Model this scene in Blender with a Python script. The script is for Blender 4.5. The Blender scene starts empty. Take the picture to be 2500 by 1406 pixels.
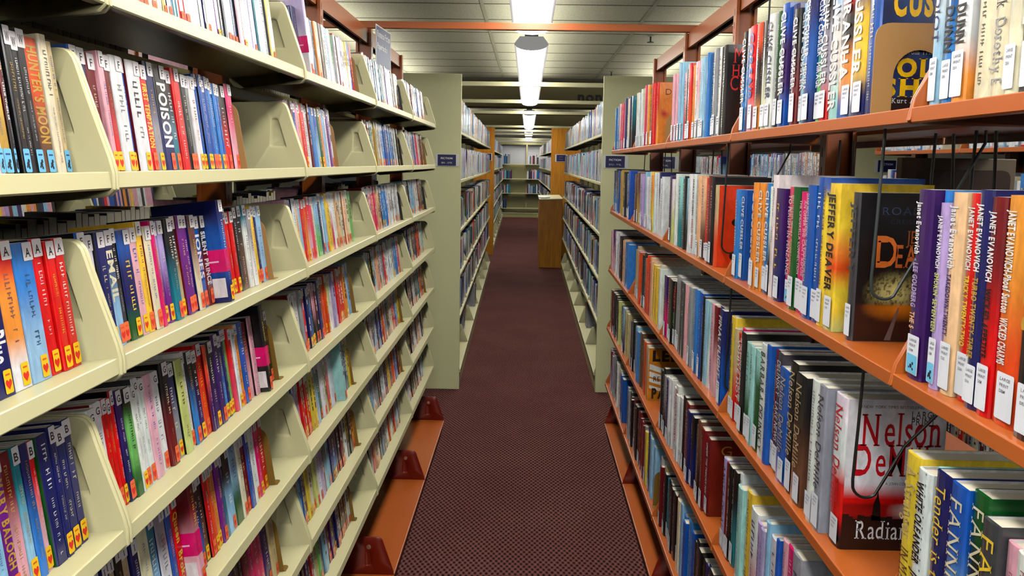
import bpy, math, random
from mathutils import Vector, Matrix

SC = bpy.context.scene
COL = SC.collection
RAD = math.radians

# ------------------------------------------------------------------ camera, world, exposure
CAM_H = 1.675
cd = bpy.data.cameras.new('camera')
cam = bpy.data.objects.new('camera', cd)
COL.objects.link(cam)
right = Vector((0.99966628, 0.02014418, 0.01617208))
up = Vector((-0.01826987, 0.10873061, 0.99390335))
fwd = Vector((-0.01826296, 0.99386713, -0.10906236))
cam.matrix_world = Matrix((
    (right.x, up.x, -fwd.x, 0.0),
    (right.y, up.y, -fwd.y, 0.0),
    (right.z, up.z, -fwd.z, CAM_H),
    (0, 0, 0, 1)))
cd.sensor_fit = 'HORIZONTAL'
cd.sensor_width = 36.0
cd.lens = 36.0 * 1900 / 2500
cd.shift_y = -(703 - 605) / 2500
cd.clip_start = 0.02
SC.camera = cam

w = bpy.data.worlds.new('world')
SC.world = w
w.use_nodes = True
w.node_tree.nodes['Background'].inputs[0].default_value = (0.9, 0.95, 1.0, 1)
w.node_tree.nodes['Background'].inputs[1].default_value = 0.02

SC.view_settings.view_transform = 'Standard'
SC.view_settings.look = 'None'
SC.view_settings.gamma = 1.0
SC.view_settings.use_curve_mapping = False
SC.view_settings.exposure = 0.0
LAMP = 18.5            # radiance of the fluorescent diffusers
UPLIGHT = 13.0          # radiance of unseen strips added on the housings to brighten the ceiling
SC.cycles.diffuse_bounces = 0

# ------------------------------------------------------------------ helpers
def lin(c):
    out = []
    for v in c[:3]:
        v /= 255.0
        out.append(v / 12.92 if v <= 0.04045 else ((v + 0.055) / 1.055) ** 2.4)
    return tuple(out)

MATS = {}
def node_mat(name):
    m = bpy.data.materials.new(name)
    m.use_nodes = True
    nt = m.node_tree
    b = nt.nodes['Principled BSDF']
    MATS[name] = m
    return m, nt, b

def N(nt, kind, **kw):
    n = nt.nodes.new(kind)
    for k, v in kw.items():
        if k in n.inputs:
            n.inputs[k].default_value = v
        else:
            setattr(n, k, v)
    return n

def paint(name, rgb, rough=0.4, var=0.06, scale=6.0, bump=0.0, bscale=300.0, metal=0.0, spec=0.5, coat=0.0):
    """painted / plastic surface with a little procedural unevenness"""
    m, nt, b = node_mat(name)
    tc = N(nt, 'ShaderNodeTexCoord')
    ns = N(nt, 'ShaderNodeTexNoise', Scale=scale, Detail=4.0)
    nt.links.new(tc.outputs['Object'], ns.inputs['Vector'])
    mr = N(nt, 'ShaderNodeMapRange')
    mr.inputs['To Min'].default_value = 1 - var
    mr.inputs['To Max'].default_value = 1 + var
    nt.links.new(ns.outputs['Fac'], mr.inputs['Value'])
    mx = N(nt, 'ShaderNodeVectorMath', operation='MULTIPLY')
    mx.inputs[0].default_value = lin(rgb)
    nt.links.new(mr.outputs['Result'], mx.inputs[1])
    nt.links.new(mx.outputs['Vector'], b.inputs['Base Color'])
    b.inputs['Roughness'].default_value = rough
    b.inputs['Metallic'].default_value = metal
    b.inputs['Specular IOR Level'].default_value = spec
    b.inputs['Coat Weight'].default_value = coat
    if bump:
        n2 = N(nt, 'ShaderNodeTexNoise', Scale=bscale, Detail=2.0)
        nt.links.new(tc.outputs['Object'], n2.inputs['Vector'])
        bp = N(nt, 'ShaderNodeBump', Strength=bump, Distance=0.002)
        nt.links.new(n2.outputs['Fac'], bp.inputs['Height'])
        nt.links.new(bp.outputs['Normal'], b.inputs['Normal'])
    return m

CREAM = paint('cream enamel', (216, 208, 158), 0.32, 0.03, 3)
CREAM2 = paint('cream enamel darker', (190, 182, 120), 0.36, 0.03, 3)
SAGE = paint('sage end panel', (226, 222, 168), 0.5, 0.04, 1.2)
ORANGE = paint('orange enamel', (186, 94, 36), 0.28, 0.05, 4, spec=0.6)
ORANGE_SHADE = paint('orange enamel with painted shade', (120, 24, 8), 0.3, 0.05, 4)  # base brackets: shadow of the shelf above put into the orange
KICK = paint('brown kick plate', (72, 26, 18), 0.5)
WOOD = None
TAN = paint('tan bookend enamel', (178, 132, 78), 0.4, 0.05, 8)
OLIVE = paint('bronze bookend enamel', (134, 100, 40), 0.35, 0.05, 8)
BLACKM = paint('black steel wire', (20, 22, 22), 0.35, 0.1, 20)
GREYW = paint('grey coated wire', (58, 66, 66), 0.35, 0.1, 20)
STEEL = paint('zinc bolt', (190, 188, 180), 0.25, 0.05, 30, metal=0.9)
LAMPG = paint('grey lamp housing', (178, 176, 178), 0.45)
NAVY = paint('navy sign face', (12, 16, 78), 0.35, 0.04, 8)
SIGNW = paint('white sign plastic', (226, 226, 222), 0.35, 0.02)
SLATE = paint('slate blue sign paper', (84, 88, 118), 0.45, 0.05, 8)
BLACKP = paint('black lettering', (8, 8, 8), 0.4)
PAPER = paint('white paper', (232, 230, 226), 0.6)
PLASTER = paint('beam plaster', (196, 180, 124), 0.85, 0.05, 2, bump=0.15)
WALLM = paint('wall paint', (196, 190, 168), 0.8, 0.03, 2)
WALLW = paint('white wall board', (226, 224, 222), 0.6, 0.02, 2)

def wood():
    m, nt, b = node_mat('orange oak veneer')
    tc = N(nt, 'ShaderNodeTexCoord')
    mp = N(nt, 'ShaderNodeMapping')
    mp.inputs['Scale'].default_value = (14, 14, 1.1)
    ns = N(nt, 'ShaderNodeTexNoise', Scale=3.0, Detail=6.0, Distortion=0.6)
    cr = N(nt, 'ShaderNodeValToRGB')
    cr.color_ramp.elements[0].position = 0.3
    cr.color_ramp.elements[0].color = (*lin((186, 112, 6)), 1)
    cr.color_ramp.elements[1].position = 0.75
    cr.color_ramp.elements[1].color = (*lin((226, 152, 24)), 1)
    nt.links.new(tc.outputs['Object'], mp.inputs[0])
    nt.links.new(mp.outputs[0], ns.inputs['Vector'])
    nt.links.new(ns.outputs['Fac'], cr.inputs[0])
    nt.links.new(cr.outputs[0], b.inputs['Base Color'])
    b.inputs['Roughness'].default_value = 0.4
    return m
WOOD = wood()

def carpet():
    m, nt, b = node_mat('woven loop carpet')
    L = nt.links.new
    tc = N(nt, 'ShaderNodeTexCoord')
    sp = N(nt, 'ShaderNodeSeparateXYZ')
    # a little wobble so the weave is not ruler straight
    wob = N(nt, 'ShaderNodeTexNoise', Scale=38.0, Detail=2.0)
    L(tc.outputs['Object'], wob.inputs['Vector'])
    va = N(nt, 'ShaderNodeVectorMath', operation='MULTIPLY_ADD')
    va.inputs[1].default_value = (0.007, 0.006, 0)
    L(wob.outputs['Color'], va.inputs[0])
    L(tc.outputs['Object'], va.inputs[2])
    L(va.outputs[0], sp.inputs[0])
    def sinus(sock, period):
        mu = N(nt, 'ShaderNodeMath', operation='MULTIPLY')
        mu.inputs[1].default_value = 2 * math.pi / period
        L(sock, mu.inputs[0])
        s = N(nt, 'ShaderNodeMath', operation='SINE')
        L(mu.outputs[0], s.inputs[0])
        return s.outputs[0]
    sx = sinus(sp.outputs['X'], 0.0235)
    sy = sinus(sp.outputs['Y'], 0.041)
    pr = N(nt, 'ShaderNodeMath', operation='MULTIPLY')
    L(sx, pr.inputs[0]); L(sy, pr.inputs[1])
    fine = N(nt, 'ShaderNodeTexNoise', Scale=420.0, Detail=2.0)
    L(tc.outputs['Object'], fine.inputs['Vector'])
    ad = N(nt, 'ShaderNodeMath', operation='MULTIPLY_ADD')
    ad.inputs[1].default_value = 0.5
    L(fine.outputs['Fac'], ad.inputs[0]); L(pr.outputs[0], ad.inputs[2])
    cr = N(nt, 'ShaderNodeValToRGB')
    e = cr.color_ramp.elements
    e[0].position = 0.10; e[0].color = (*lin((36, 14, 14)), 1)
    e[1].position = 1.0; e[1].color = (*lin((140, 92, 82)), 1)
    k = cr.color_ramp.elements.new(0.36); k.color = (*lin((104, 64, 58)), 1)
    mr = N(nt, 'ShaderNodeMapRange')
    mr.inputs['From Min'].default_value = -0.55
    mr.inputs['From Max'].default_value = 1.2
    L(ad.outputs[0], mr.inputs['Value'])
    L(mr.outputs['Result'], cr.inputs[0])
    big = N(nt, 'ShaderNodeTexNoise', Scale=2.2, Detail=3.0)
    L(tc.outputs['Object'], big.inputs['Vector'])
    mx = N(nt, 'ShaderNodeMix', data_type='RGBA', blend_type='MULTIPLY')
    mx.inputs['Factor'].default_value = 0.55
    cr2 = N(nt, 'ShaderNodeValToRGB')
    cr2.color_ramp.elements[0].color = (0.72, 0.55, 0.62, 1)
    cr2.color_ramp.elements[1].color = (1, 1, 1, 1)
    cr2.color_ramp.elements[0].position = 0.3; cr2.color_ramp.elements[1].position = 0.7
    L(big.outputs['Fac'], cr2.inputs[0])
    L(cr.outputs[0], mx.inputs['A']); L(cr2.outputs[0], mx.inputs['B'])
    L(mx.outputs['Result'], b.inputs['Base Color'])
    b.inputs['Roughness'].default_value = 0.95
    b.inputs['Specular IOR Level'].default_value = 0.1
    bp = N(nt, 'ShaderNodeBump', Strength=0.9, Distance=0.004)
    L(ad.outputs[0], bp.inputs['Height'])
    L(bp.outputs['Normal'], b.inputs['Normal'])
    return m
CARPET = carpet()

def tiles():
    m, nt, b = node_mat('acoustic ceiling tile')
    L = nt.links.new
    tc = N(nt, 'ShaderNodeTexCoord')
    ns = N(nt, 'ShaderNodeTexNoise', Scale=160.0, Detail=3.0)
    L(tc.outputs['Object'], ns.inputs['Vector'])
    cr = N(nt, 'ShaderNodeValToRGB')
    cr.color_ramp.elements[0].position = 0.32
    cr.color_ramp.elements[0].color = (*lin((150, 146, 118)), 1)
    cr.color_ramp.elements[1].position = 0.55
    cr.color_ramp.elements[1].color = (*lin((186, 182, 152)), 1)
    L(ns.outputs['Fac'], cr.inputs[0])
    L(cr.outputs[0], b.inputs['Base Color'])
    b.inputs['Roughness'].default_value = 0.9
    return m
TILE = tiles()

def glow(name, power):
    m, nt, b = node_mat(name)
    b.inputs['Base Color'].default_value = (0.9, 0.9, 0.9, 1)
    b.inputs['Emission Color'].default_value = (1.0, 0.985, 0.95, 1)
    b.inputs['Emission Strength'].default_value = power
    return m
GLOW = glow('lit fluorescent diffuser', LAMP)
GLOW3 = glow('rear diffuser boosted as added fill', LAMP * 2.0)  # row behind the viewpoint, brightened as added fill for camera-facing faces
GLOW2 = glow('side diffuser dimmed for deeper shade', LAMP * 0.5)  # side aisles, dimmed so the shelf shadows come out deeper
GLOWUP = glow('added uplight strip', UPLIGHT)
CAPM = glow('lamp end cap with bounce glow', 0.22)  # weak glow stands in for bounce light on the grey cap
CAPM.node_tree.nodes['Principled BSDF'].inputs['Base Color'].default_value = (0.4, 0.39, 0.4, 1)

def book_mat(name, rough, coat, art=0.22):
    """printed cover: colour comes from the mesh's printed-ink attribute, broken up by procedural artwork"""
    m, nt, b = node_mat(name)
    L = nt.links.new
    at = N(nt, 'ShaderNodeAttribute', attribute_name='ink')
    tc = N(nt, 'ShaderNodeTexCoord')
    oi = N(nt, 'ShaderNodeObjectInfo')
    mp = N(nt, 'ShaderNodeVectorMath', operation='MULTIPLY_ADD')
    L(tc.outputs['Object'], mp.inputs[0])
    mp.inputs[1].default_value = (55, 70, 26)
    L(oi.outputs['Random'], mp.inputs[2])
    ns = N(nt, 'ShaderNodeTexNoise', Scale=1.0, Detail=5.0, Distortion=0.8)
    L(mp.outputs[0], ns.inputs['Vector'])
    mr = N(nt, 'ShaderNodeMapRange')
    mr.inputs['From Min'].default_value = 0.3; mr.inputs['From Max'].default_value = 0.7
    mr.inputs['To Min'].default_value = 1 - art; mr.inputs['To Max'].default_value = 1 + art * 0.6
    L(ns.outputs['Fac'], mr.inputs['Value'])
    mx = N(nt, 'ShaderNodeVectorMath', operation='MULTIPLY')
    L(at.outputs['Color'], mx.inputs[0]); L(mr.outputs['Result'], mx.inputs[1])
    L(mx.outputs[0], b.inputs['Base Color'])
    b.inputs['Roughness'].default_value = rough
    b.inputs['Coat Weight'].default_value = coat
    b.inputs['Coat Roughness'].default_value = 0.12
    # creased laminate
    n2 = N(nt, 'ShaderNodeTexNoise', Scale=60.0, Detail=2.0)
    L(tc.outputs['Object'], n2.inputs['Vector'])
    bp = N(nt, 'ShaderNodeBump', Strength=0.25, Distance=0.001)
    L(n2.outputs['Fac'], bp.inputs['Height'])
    L(bp.outputs['Normal'], b.inputs['Normal'])
    return m
PBK = book_mat('glossy paperback cover', 0.3, 0.25)
HBK = book_mat('clear sleeved jacket', 0.35, 0.5)
LABM = book_mat('printed sticker', 0.55, 0.0, 0.04)

def pages():
    m, nt, b = node_mat('paper page edges')
    L = nt.links.new
    tc = N(nt, 'ShaderNodeTexCoord')
    wv = N(nt, 'ShaderNodeTexWave', Scale=420.0, Distortion=1.0)
    wv.bands_direction = 'Y'
    L(tc.outputs['Object'], wv.inputs['Vector'])
    cr = N(nt, 'ShaderNodeValToRGB')
    cr.color_ramp.elements[0].color = (*lin((205, 192, 160)), 1)
    cr.color_ramp.elements[1].color = (*lin((238, 230, 208)), 1)
    L(wv.outputs['Fac'], cr.inputs[0])
    L(cr.outputs[0], b.inputs['Base Color'])
    b.inputs['Roughness'].default_value = 0.9
    return m
PAGES = pages()

class MB:
    """collects polygons with a material slot and an ink colour; build() links them as ONE mesh object"""
    def __init__(s):
        s.v = []; s.f = []; s.m = []; s.c = []
    def face(s, pts, mat=0, col=None):
        i = len(s.v)
        s.v.extend(pts)
        s.f.append(tuple(range(i, i + len(pts))))
        s.m.append(mat)
        if col is None: col = (0.5, 0.5, 0.5)
        if isinstance(col[0], (int, float)): col = [col] * len(pts)
        s.c.append(col)
    def faces(s, vs, fs, mat=0, col=None):
        i = len(s.v)
        s.v.extend(vs)
        for f in fs:
            s.f.append(tuple(i + k for k in f))
            s.m.append(mat)
            s.c.append([col or (0.5, 0.5, 0.5)] * len(f))
    def box(s, x0, x1, y0, y1, z0, z1, mat=0, col=None):
        vs = [(x0, y0, z0), (x1, y0, z0), (x1, y1, z0), (x0, y1, z0), (x0, y0, z1), (x1, y0, z1), (x1, y1, z1), (x0, y1, z1)]
        s.faces(vs, [(0, 3, 2, 1), (4, 5, 6, 7), (0, 1, 5, 4), (1, 2, 6, 5), (2, 3, 7, 6), (3, 0, 4, 7)], mat, col)
    def prism(s, poly, a0, a1, axis='y', mat=0, col=None):
        """poly is a list of 2-D points; extruded along axis from a0 to a1"""
        n = len(poly)
        def P(p, a):
            return (p[0], a, p[1]) if axis == 'y' else (a, p[0], p[1]) if axis == 'x' else (p[0], p[1], a)
        vs = [P(p, a0) for p in poly] + [P(p, a1) for p in poly]
        fs = [(i, (i + 1) % n, n + (i + 1) % n, n + i) for i in range(n)]
        fs += [tuple(range(n)), tuple(range(2 * n - 1, n - 1, -1))]
        s.faces(vs, fs, mat, col)
    def tube(s, path, r, n=8, mat=0, col=None):
        path = [Vector(p) for p in path]
        rings = []
        for i, p in enumerate(path):
            d = (path[min(i + 1, len(path) - 1)] - path[max(i - 1, 0)]).normalized()
            a = d.cross(Vector((0.3, 0.9, 0.2)) if abs(d.y) < 0.9 else Vector((1, 0, 0))).normalized()
            b2 = d.cross(a)
            rings.append([tuple(p + a * (r * math.cos(2 * math.pi * k / n)) + b2 * (r * math.sin(2 * math.pi * k / n))) for k in range(n)])
        vs = [q for rg in rings for q in rg]
        fs = []
        for i in range(len(rings) - 1):
            for k in range(n):
                fs.append((i * n + k, i * n + (k + 1) % n, (i + 1) * n + (k + 1) % n, (i + 1) * n + k))
        fs += [tuple(range(n)), tuple(range(len(vs) - 1, len(vs) - n - 1, -1))]
        s.faces(vs, fs, mat, col)
    def mesh(s, name, mats, ink=False, smooth=None):
        me = bpy.data.meshes.new(name)
        me.from_pydata(s.v, [], s.f)
        for m in (mats if isinstance(mats, (list, tuple)) else [mats]):
            me.materials.append(m)
        me.polygons.foreach_set('material_index', s.m)
        if ink:
            a = me.color_attributes.new('ink', 'FLOAT_COLOR', 'CORNER')
            buf = []
            for c in s.c:
                for q in c:
                    buf += [q[0], q[1], q[2], 1.0]
            a.data.foreach_set('color', buf)
        bad = me.validate(clean_customdata=False)
        import bmesh
        bm = bmesh.new(); bm.from_mesh(me)
        if not ink:
            bmesh.ops.remove_doubles(bm, verts=bm.verts, dist=1e-6)
            bmesh.ops.recalc_face_normals(bm, faces=bm.faces)
        bm.to_mesh(me); bm.free()
        if smooth:
            me.shade_smooth() if hasattr(me, 'shade_smooth') else None
            try:
                me.set_sharp_from_angle(angle=RAD(smooth))
            except Exception:
                pass
        return me
    def build(s, name, mats, parent=None, ink=False, smooth=None):
        o = bpy.data.objects.new(name, s.mesh(name, mats, ink, smooth))
        COL.objects.link(o)
        if parent is not None: o.parent = parent
        return o

def tag(o, label=None, cat=None, group=None, kind=None):
    for k, v in (('label', label), ('category', cat), ('group', group), ('kind', kind)):
        if v: o[k] = v
    return o

def empty(name, loc=(0, 0, 0), rz=0.0, label=None, cat=None, group=None):
    o = bpy.data.objects.new(name, None)
    o.empty_display_size = 0.05
    COL.objects.link(o)
    o.location = loc
    o.rotation_euler = (0, 0, rz)
    return tag(o, label, cat, group)

def link(name, me, parent, loc=(0, 0, 0), rot=(0, 0, 0)):
    o = bpy.data.objects.new(name, me)
    COL.objects.link(o)
    o.parent = parent
    o.location = loc
    o.rotation_euler = rot
    return o

def bevel(o, wdt=0.002, seg=2, ang=40):
    m = o.modifiers.new('edge', 'BEVEL')
    m.width = wdt; m.segments = seg; m.limit_method = 'ANGLE'; m.angle_limit = RAD(ang)
    return o

# ------------------------------------------------------------------ lettering (built-in font, turned into polygons)
GL = {}
def glyph(ch, bold=0.0, serif=False):
    key = (ch, bold, serif)
    if key in GL: return GL[key]
    cu = bpy.data.curves.new('glyph', 'FONT')
    cu.body = ch; cu.size = 1.0; cu.resolution_u = 3; cu.offset = bold
    ob = bpy.data.objects.new('glyph', cu)
    COL.objects.link(ob)
    dg = bpy.context.evaluated_depsgraph_get()
    me = ob.evaluated_get(dg).to_mesh()
    vs = [(v.co.x, v.co.y) for v in me.vertices]
    fs = [tuple(p.vertices) for p in me.polygons]
    extra = []
    if serif and vs:
        cnt = {}
        for f in fs:
            for i in range(len(f)):
                k = tuple(sorted((f[i], f[(i + 1) % len(f)])))
                cnt[k] = cnt.get(k, 0) + 1
        for (a, b), n in cnt.items():
            if n != 1: continue
            (xa, ya), (xb, yb) = vs[a], vs[b]
            if abs(ya - yb) < 0.004 and 0.03 < abs(xa - xb) < 0.2:
                x0, x1 = min(xa, xb), max(xa, xb)
                up_ = ya < 0.3
                wd = 0.075
                y0, y1 = (ya, ya + 0.035) if up_ else (ya - 0.035, ya)
                extra.append((x0 - wd, x1 + wd, y0, y1))
        for x0, x1, y0, y1 in extra:
            i = len(vs)
            vs += [(x0, y0), (x1, y0), (x1, y1), (x0, y1)]
            fs.append((i, i + 1, i + 2, i + 3))
    ob.evaluated_get(dg).to_mesh_clear()
    bpy.data.objects.remove(ob); bpy.data.curves.remove(cu)
    if vs:
        x0 = min(p[0] for p in vs); x1 = max(p[0] for p in vs)
        vs = [(p[0] - x0, p[1]) for p in vs]
        adv = x1 - x0 + (0.1 if not serif else 0.07)
    else:
        adv = 0.32
    GL[key] = (vs, fs, adv)
    return GL[key]

def text_width(txt, bold=0.0, serif=False):
    return sum(glyph(c, bold, serif)[2] if c != ' ' else 0.32 for c in txt)

def letters(mb, txt, org, adv, upv, size, sx=1.0, mat=0, col=(1, 1, 1), bold=0.0, serif=False, shear=0.0):
    """flat letters; org = start of the baseline, adv / upv = unit directions"""
    o = Vector(org); a = Vector(adv); u = Vector(upv)
    x = 0.0
    for c in txt:
        if c == ' ':
            x += 0.32; continue
        vs, fs, w_ = glyph(c, bold, serif)
        mb.faces([tuple(o + a * ((x + p[0] + shear * p[1]) * size * sx) + u * (p[1] * size)) for p in vs], fs, mat, col)
        x += w_
    return x * size * sx

def fit_letters(mb, txt, org, adv, upv, height, length, **kw):
    """size so that capitals are `height` high and the line is at most `length` long"""
    size = height / 0.73
    wdt = text_width(txt, kw.get('bold', 0.0), kw.get('serif', False)) * size
    sx = min(1.15, length / max(wdt, 1e-6))
    if sx < 0.5:
        size *= max(sx / 0.5, 0.45); wdt = text_width(txt, kw.get('bold', 0.0), kw.get('serif', False)) * size
        sx = min(1.15, length / wdt)
    letters(mb, txt, org, adv, upv, size, sx, **kw)
    return wdt * sx, size * 0.73

# ================================================================== ROOM
CEIL = 2.79
def slab(name, x0, x1, y0, y1, z0, z1, mat, kind='structure'):
    mb = MB(); mb.box(x0, x1, y0, y1, z0, z1)
    return tag(mb.build(name, mat), kind=kind)
slab('floor', -7, 7, -6, 24.4, -0.1, 0.0, CARPET)
slab('ceiling', -7, 7, -6, 24.4, CEIL, CEIL + 0.1, TILE)
slab('wall_left', -7.1, -7.0, -6, 24.4, 0, CEIL, WALLM)
slab('wall_right', 7.0, 7.1, -6, 24.4, 0, CEIL, WALLM)
slab('wall_back', -7, 7, 24.4, 24.5, 0, CEIL, WALLW)
slab('wall_front', -7, 7, -6.1, -6.0, 0, CEIL, WALLM)
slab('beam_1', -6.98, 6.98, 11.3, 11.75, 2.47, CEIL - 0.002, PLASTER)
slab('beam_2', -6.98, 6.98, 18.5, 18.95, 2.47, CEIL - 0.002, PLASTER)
# ceiling grid: long tees 4 ft apart, shadow gaps every 2 ft
TBAR = paint('ceiling tee', (158, 154, 124), 0.7)
GAP = paint('tile joint shadow gap', (84, 78, 52), 0.9)
mb = MB()
x = -0.345 - 1.2192 * 5
while x < 6.9:
    mb.box(x - 0.013, x + 0.013, -5.9, 11.29, CEIL - 0.004, CEIL - 0.0005, 0)
    mb.box(x - 0.013, x + 0.013, 11.76, 18.49, CEIL - 0.004, CEIL - 0.0005, 0)
    mb.box(x - 0.013, x + 0.013, 18.96, 24.39, CEIL - 0.004, CEIL - 0.0005, 0)
    x += 1.2192
y = 7.49 - 0.6096 * 21
while y < 24.3:
    if not (11.25 < y < 11.8 or 18.45 < y < 19.0):
        mb.box(-6.9, 6.9, y - 0.004, y + 0.004, CEIL - 0.003, CEIL - 0.0004, 1)
    y += 0.6096
tag(mb.build('trim_1', [TBAR, GAP]), kind='structure')

# ================================================================== LIGHTS (pendant fluorescent rows)
def fixture(cx, y0, y1, label, lz=2.445):
    root = empty('fluorescent_light', (cx, y0, lz), 0, label, 'ceiling light', 'pendant fluorescent lights over the aisles')
    Ln = y1 - y0
    mb = MB()
    prof = [(-0.100, 0.006), (-0.112, 0.012), (-0.075, 0.055), (0.075, 0.055), (0.112, 0.012), (0.100, 0.006)]
    mb.prism(prof, 0.004, Ln - 0.004)
    for sx in (-1, 1):                                  # side reflectors beside the diffuser
        mb.prism([(sx * 0.092, 0.006), (sx * 0.112, 0.006), (sx * 0.112, 0.0), (sx * 0.094, 0.0)], 0.004, Ln - 0.004)
    mb.build('housing', LAMPG, root)
    mb = MB()
    arc = [(0.094 * math.cos(math.pi + math.pi * k / 12), -0.001 + 0.030 * math.sin(math.pi + math.pi * k / 12)) for k in range(13)]
    mb.prism(arc + [(0.094, 0.004), (-0.094, 0.004)], 0.006, Ln - 0.006)
    mb.build('diffuser', (GLOW3 if y1 < 0 else GLOW) if cx == 0.01 else GLOW2, root)
    mb = MB(); mb.box(-0.06, 0.06, 0.12, Ln - 0.12, 0.0552, 0.0575); mb.build('added_uplight', GLOWUP, root)  # added glowing strip, throws light up at the ceiling
    cap = [(-0.114, 0.010)] + [(0.106 * math.cos(math.pi + math.pi * k / 12), 0.002 + 0.036 * math.sin(math.pi + math.pi * k / 12)) for k in range(13)] + [(0.114, 0.010), (0.077, 0.058), (-0.077, 0.058)]
    for ya in (0.0, Ln - 0.004):
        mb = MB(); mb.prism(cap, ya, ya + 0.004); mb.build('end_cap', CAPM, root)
    for ya in (0.05, Ln - 0.10):
        mb = MB(); mb.box(-0.045, 0.045, ya, ya + 0.05, 0.055, 0.115); mb.build('mount', LAMPG, root)
        mb = MB(); mb.tube([(0, ya + 0.025, 0.115), (0, ya + 0.025, CEIL - lz)], 0.006); mb.build('stem', LAMPG, root)
AISLE = {0.01: 'the carpeted middle aisle', -1.56: 'the aisle behind the paperbacks', 1.58: 'the aisle behind the orange bays'}
for cx, where in AISLE.items():
    for (a, b), w_ in (((-5.6, -0.75), 'behind the viewpoint'), ((-0.42, 4.62), 'before the orange tie beam'),
                       ((5.25, 10.3), 'just beyond the orange tie beam'), ((12.45, 17.5), 'beyond the lettered beam'), ((19.6, 24.0), 'near the end wall')):
        fixture(cx, a, b, 'fluorescent light over %s, %s' % (where, w_))

# added row across behind the viewpoint, unseen fill for camera-facing surfaces
root = empty('fluorescent_light', (-2.45, -0.585, 2.445), RAD(-90), 'pendant fluorescent light running across the cross aisle behind the viewpoint', 'ceiling light', 'pendant fluorescent lights over the aisles')
for src in [o for o in bpy.data.objects if o.parent and o.parent.name == 'fluorescent_light']:
    c_ = src.copy(); COL.objects.link(c_); c_.parent = root

# ================================================================== SHELVING
def round_poly(pts, r, seg=3):
    """rounds the corners of a 2-D polygon; r is one radius or one per point"""
    out = []
    n = len(pts)
    for i, p in enumerate(pts):
        ri = r[i] if isinstance(r, (list, tuple)) else r
        p = Vector(p); a = Vector(pts[i - 1]); b = Vector(pts[(i + 1) % n])
        da = (a - p); db = (b - p)
        ri = min(ri, da.length * 0.45, db.length * 0.45)
        if ri < 1e-5:
            out.append(tuple(p)); continue
        p0 = p + da.normalized() * ri; p1 = p + db.normalized() * ri
        for k in range(seg + 1):
            t = k / seg
            q = p0 * (1 - t) ** 2 + p * 2 * t * (1 - t) + p1 * t * t
            out.append(tuple(q))
    return out

BAY = 0.914
def tray_mesh(depth, lip, mat, y0=0.0048, y1=BAY - 0.0048, th=0.0015):
    """one pressed-steel shelf: front lip with a return, flat deck, back upturn. local: lip top edge on x=0, z=0"""
    prof = [(0.0, -0.0015), (0.0, -lip + 0.002), (-0.002, -lip), (-0.014, -lip), (-0.014, -lip + th), (-0.003, -lip + th + 0.001), (-0.0025, -th - 0.0015),
            (-depth, -th), (-depth, 0.012), (-depth + th, 0.012), (-depth + th, 0.0), (-0.0025, 0.0), (-0.0008, -0.0004)]
    mb = MB(); mb.prism(prof, y0, y1)
    return mb.mesh('shelf', mat)

def outline_ring(poly, n, c):
    """n points on polygon `poly`, one per equal angle round c"""
    out = []
    for k in range(n):
        a = 2 * math.pi * k / n + 0.01
        d = Vector((math.cos(a), math.sin(a)))
        best = None
        for i in range(len(poly)):
            p = Vector(poly[i]) - Vector(c); q = Vector(poly[(i + 1) % len(poly)]) - Vector(c)
            e = q - p
            den = d.x * e.y - d.y * e.x
            if abs(den) < 1e-9: continue
            t = (p.x * e.y - p.y * e.x) / den
            s = (p.x * d.y - p.y * d.x) / den
            if t > 0 and -1e-6 <= s <= 1 + 1e-6 and (best is None or t < best): best = t
        out.append(tuple(Vector(c) + d * (best or 0.01)))
    return out

def panel_mesh(poly, pocket, mat, th=0.008, depth=0.0068, n=64):
    """upright plastic divider with a pressed-in pocket on both faces"""
    mb = MB()
    c = (sum(p[0] for p in pocket) / len(pocket), sum(p[1] for p in pocket) / len(pocket))
    O = outline_ring(poly, n, c)
    OI = [tuple(Vector(c) + (Vector(p) - Vector(c)) * (1 - 0.0018 / (Vector(p) - Vector(c)).length)) for p in O]
    P1 = outline_ring(pocket, n, c)
    shr = lambda k: [tuple(Vector(c) + (Vector(p) - Vector(c)) * k) for p in P1]
    P0, P2, P3 = shr(1.12), shr(0.92), shr(0.82)
    rings = [(O, th * 0.28), (OI, 0.0), (P0, 0.0), (P1, depth * 0.25), (P2, depth * 0.85), (P3, depth)]
    vs = [(p[0], y, p[1]) for r, y in rings for p in r]
    # far face (mirrored, flat) and rim
    vs += [(p[0], th * 0.72, p[1]) for p in O] + [(p[0], th, p[1]) for p in OI]
    fs = []
    for i in range(5):
        for k in range(n):
            fs.append((i * n + k, i * n + (k + 1) % n, (i + 1) * n + (k + 1) % n, (i + 1) * n + k))
    fs.append(tuple(range(5 * n, 6 * n)))
    a, b = 6 * n, 7 * n
    for k in range(n):
        fs.append((k, a + k, a + (k + 1) % n, (k + 1) % n))
        fs.append((a + k, b + k, b + (k + 1) % n, a + (k + 1) % n))
    fs.append(tuple(range(8 * n - 1, 7 * n - 1, -1)))
    mb.faces(vs, fs)
    return mb.mesh('end_panel', mat, smooth=35)

DISP_POLY = round_poly([(0.005, -0.026), (0.005, 0.001), (-0.047, 0.162), (-0.186, 0.158), (-0.188, -0.030), (-0.170, -0.052), (-0.004, -0.034)], [0.004, 0.01, 0.016, 0.01, 0.006, 0.01, 0.008], 4)
POCKET = round_poly([(-0.046, 0.050), (-0.066, 0.120), (-0.082, 0.121), (-0.086, 0.050)], 0.006, 3)
PANEL = panel_mesh(DISP_POLY, POCKET, CREAM)
DTRAY = tray_mesh(0.185, 0.024, CREAM, 0.0086, BAY - 0.0086)
RTRAY_C = tray_mesh(0.18, 0.02, CREAM2)
RTRAY_O = tray_mesh(0.22, 0.02, ORANGE)

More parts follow.
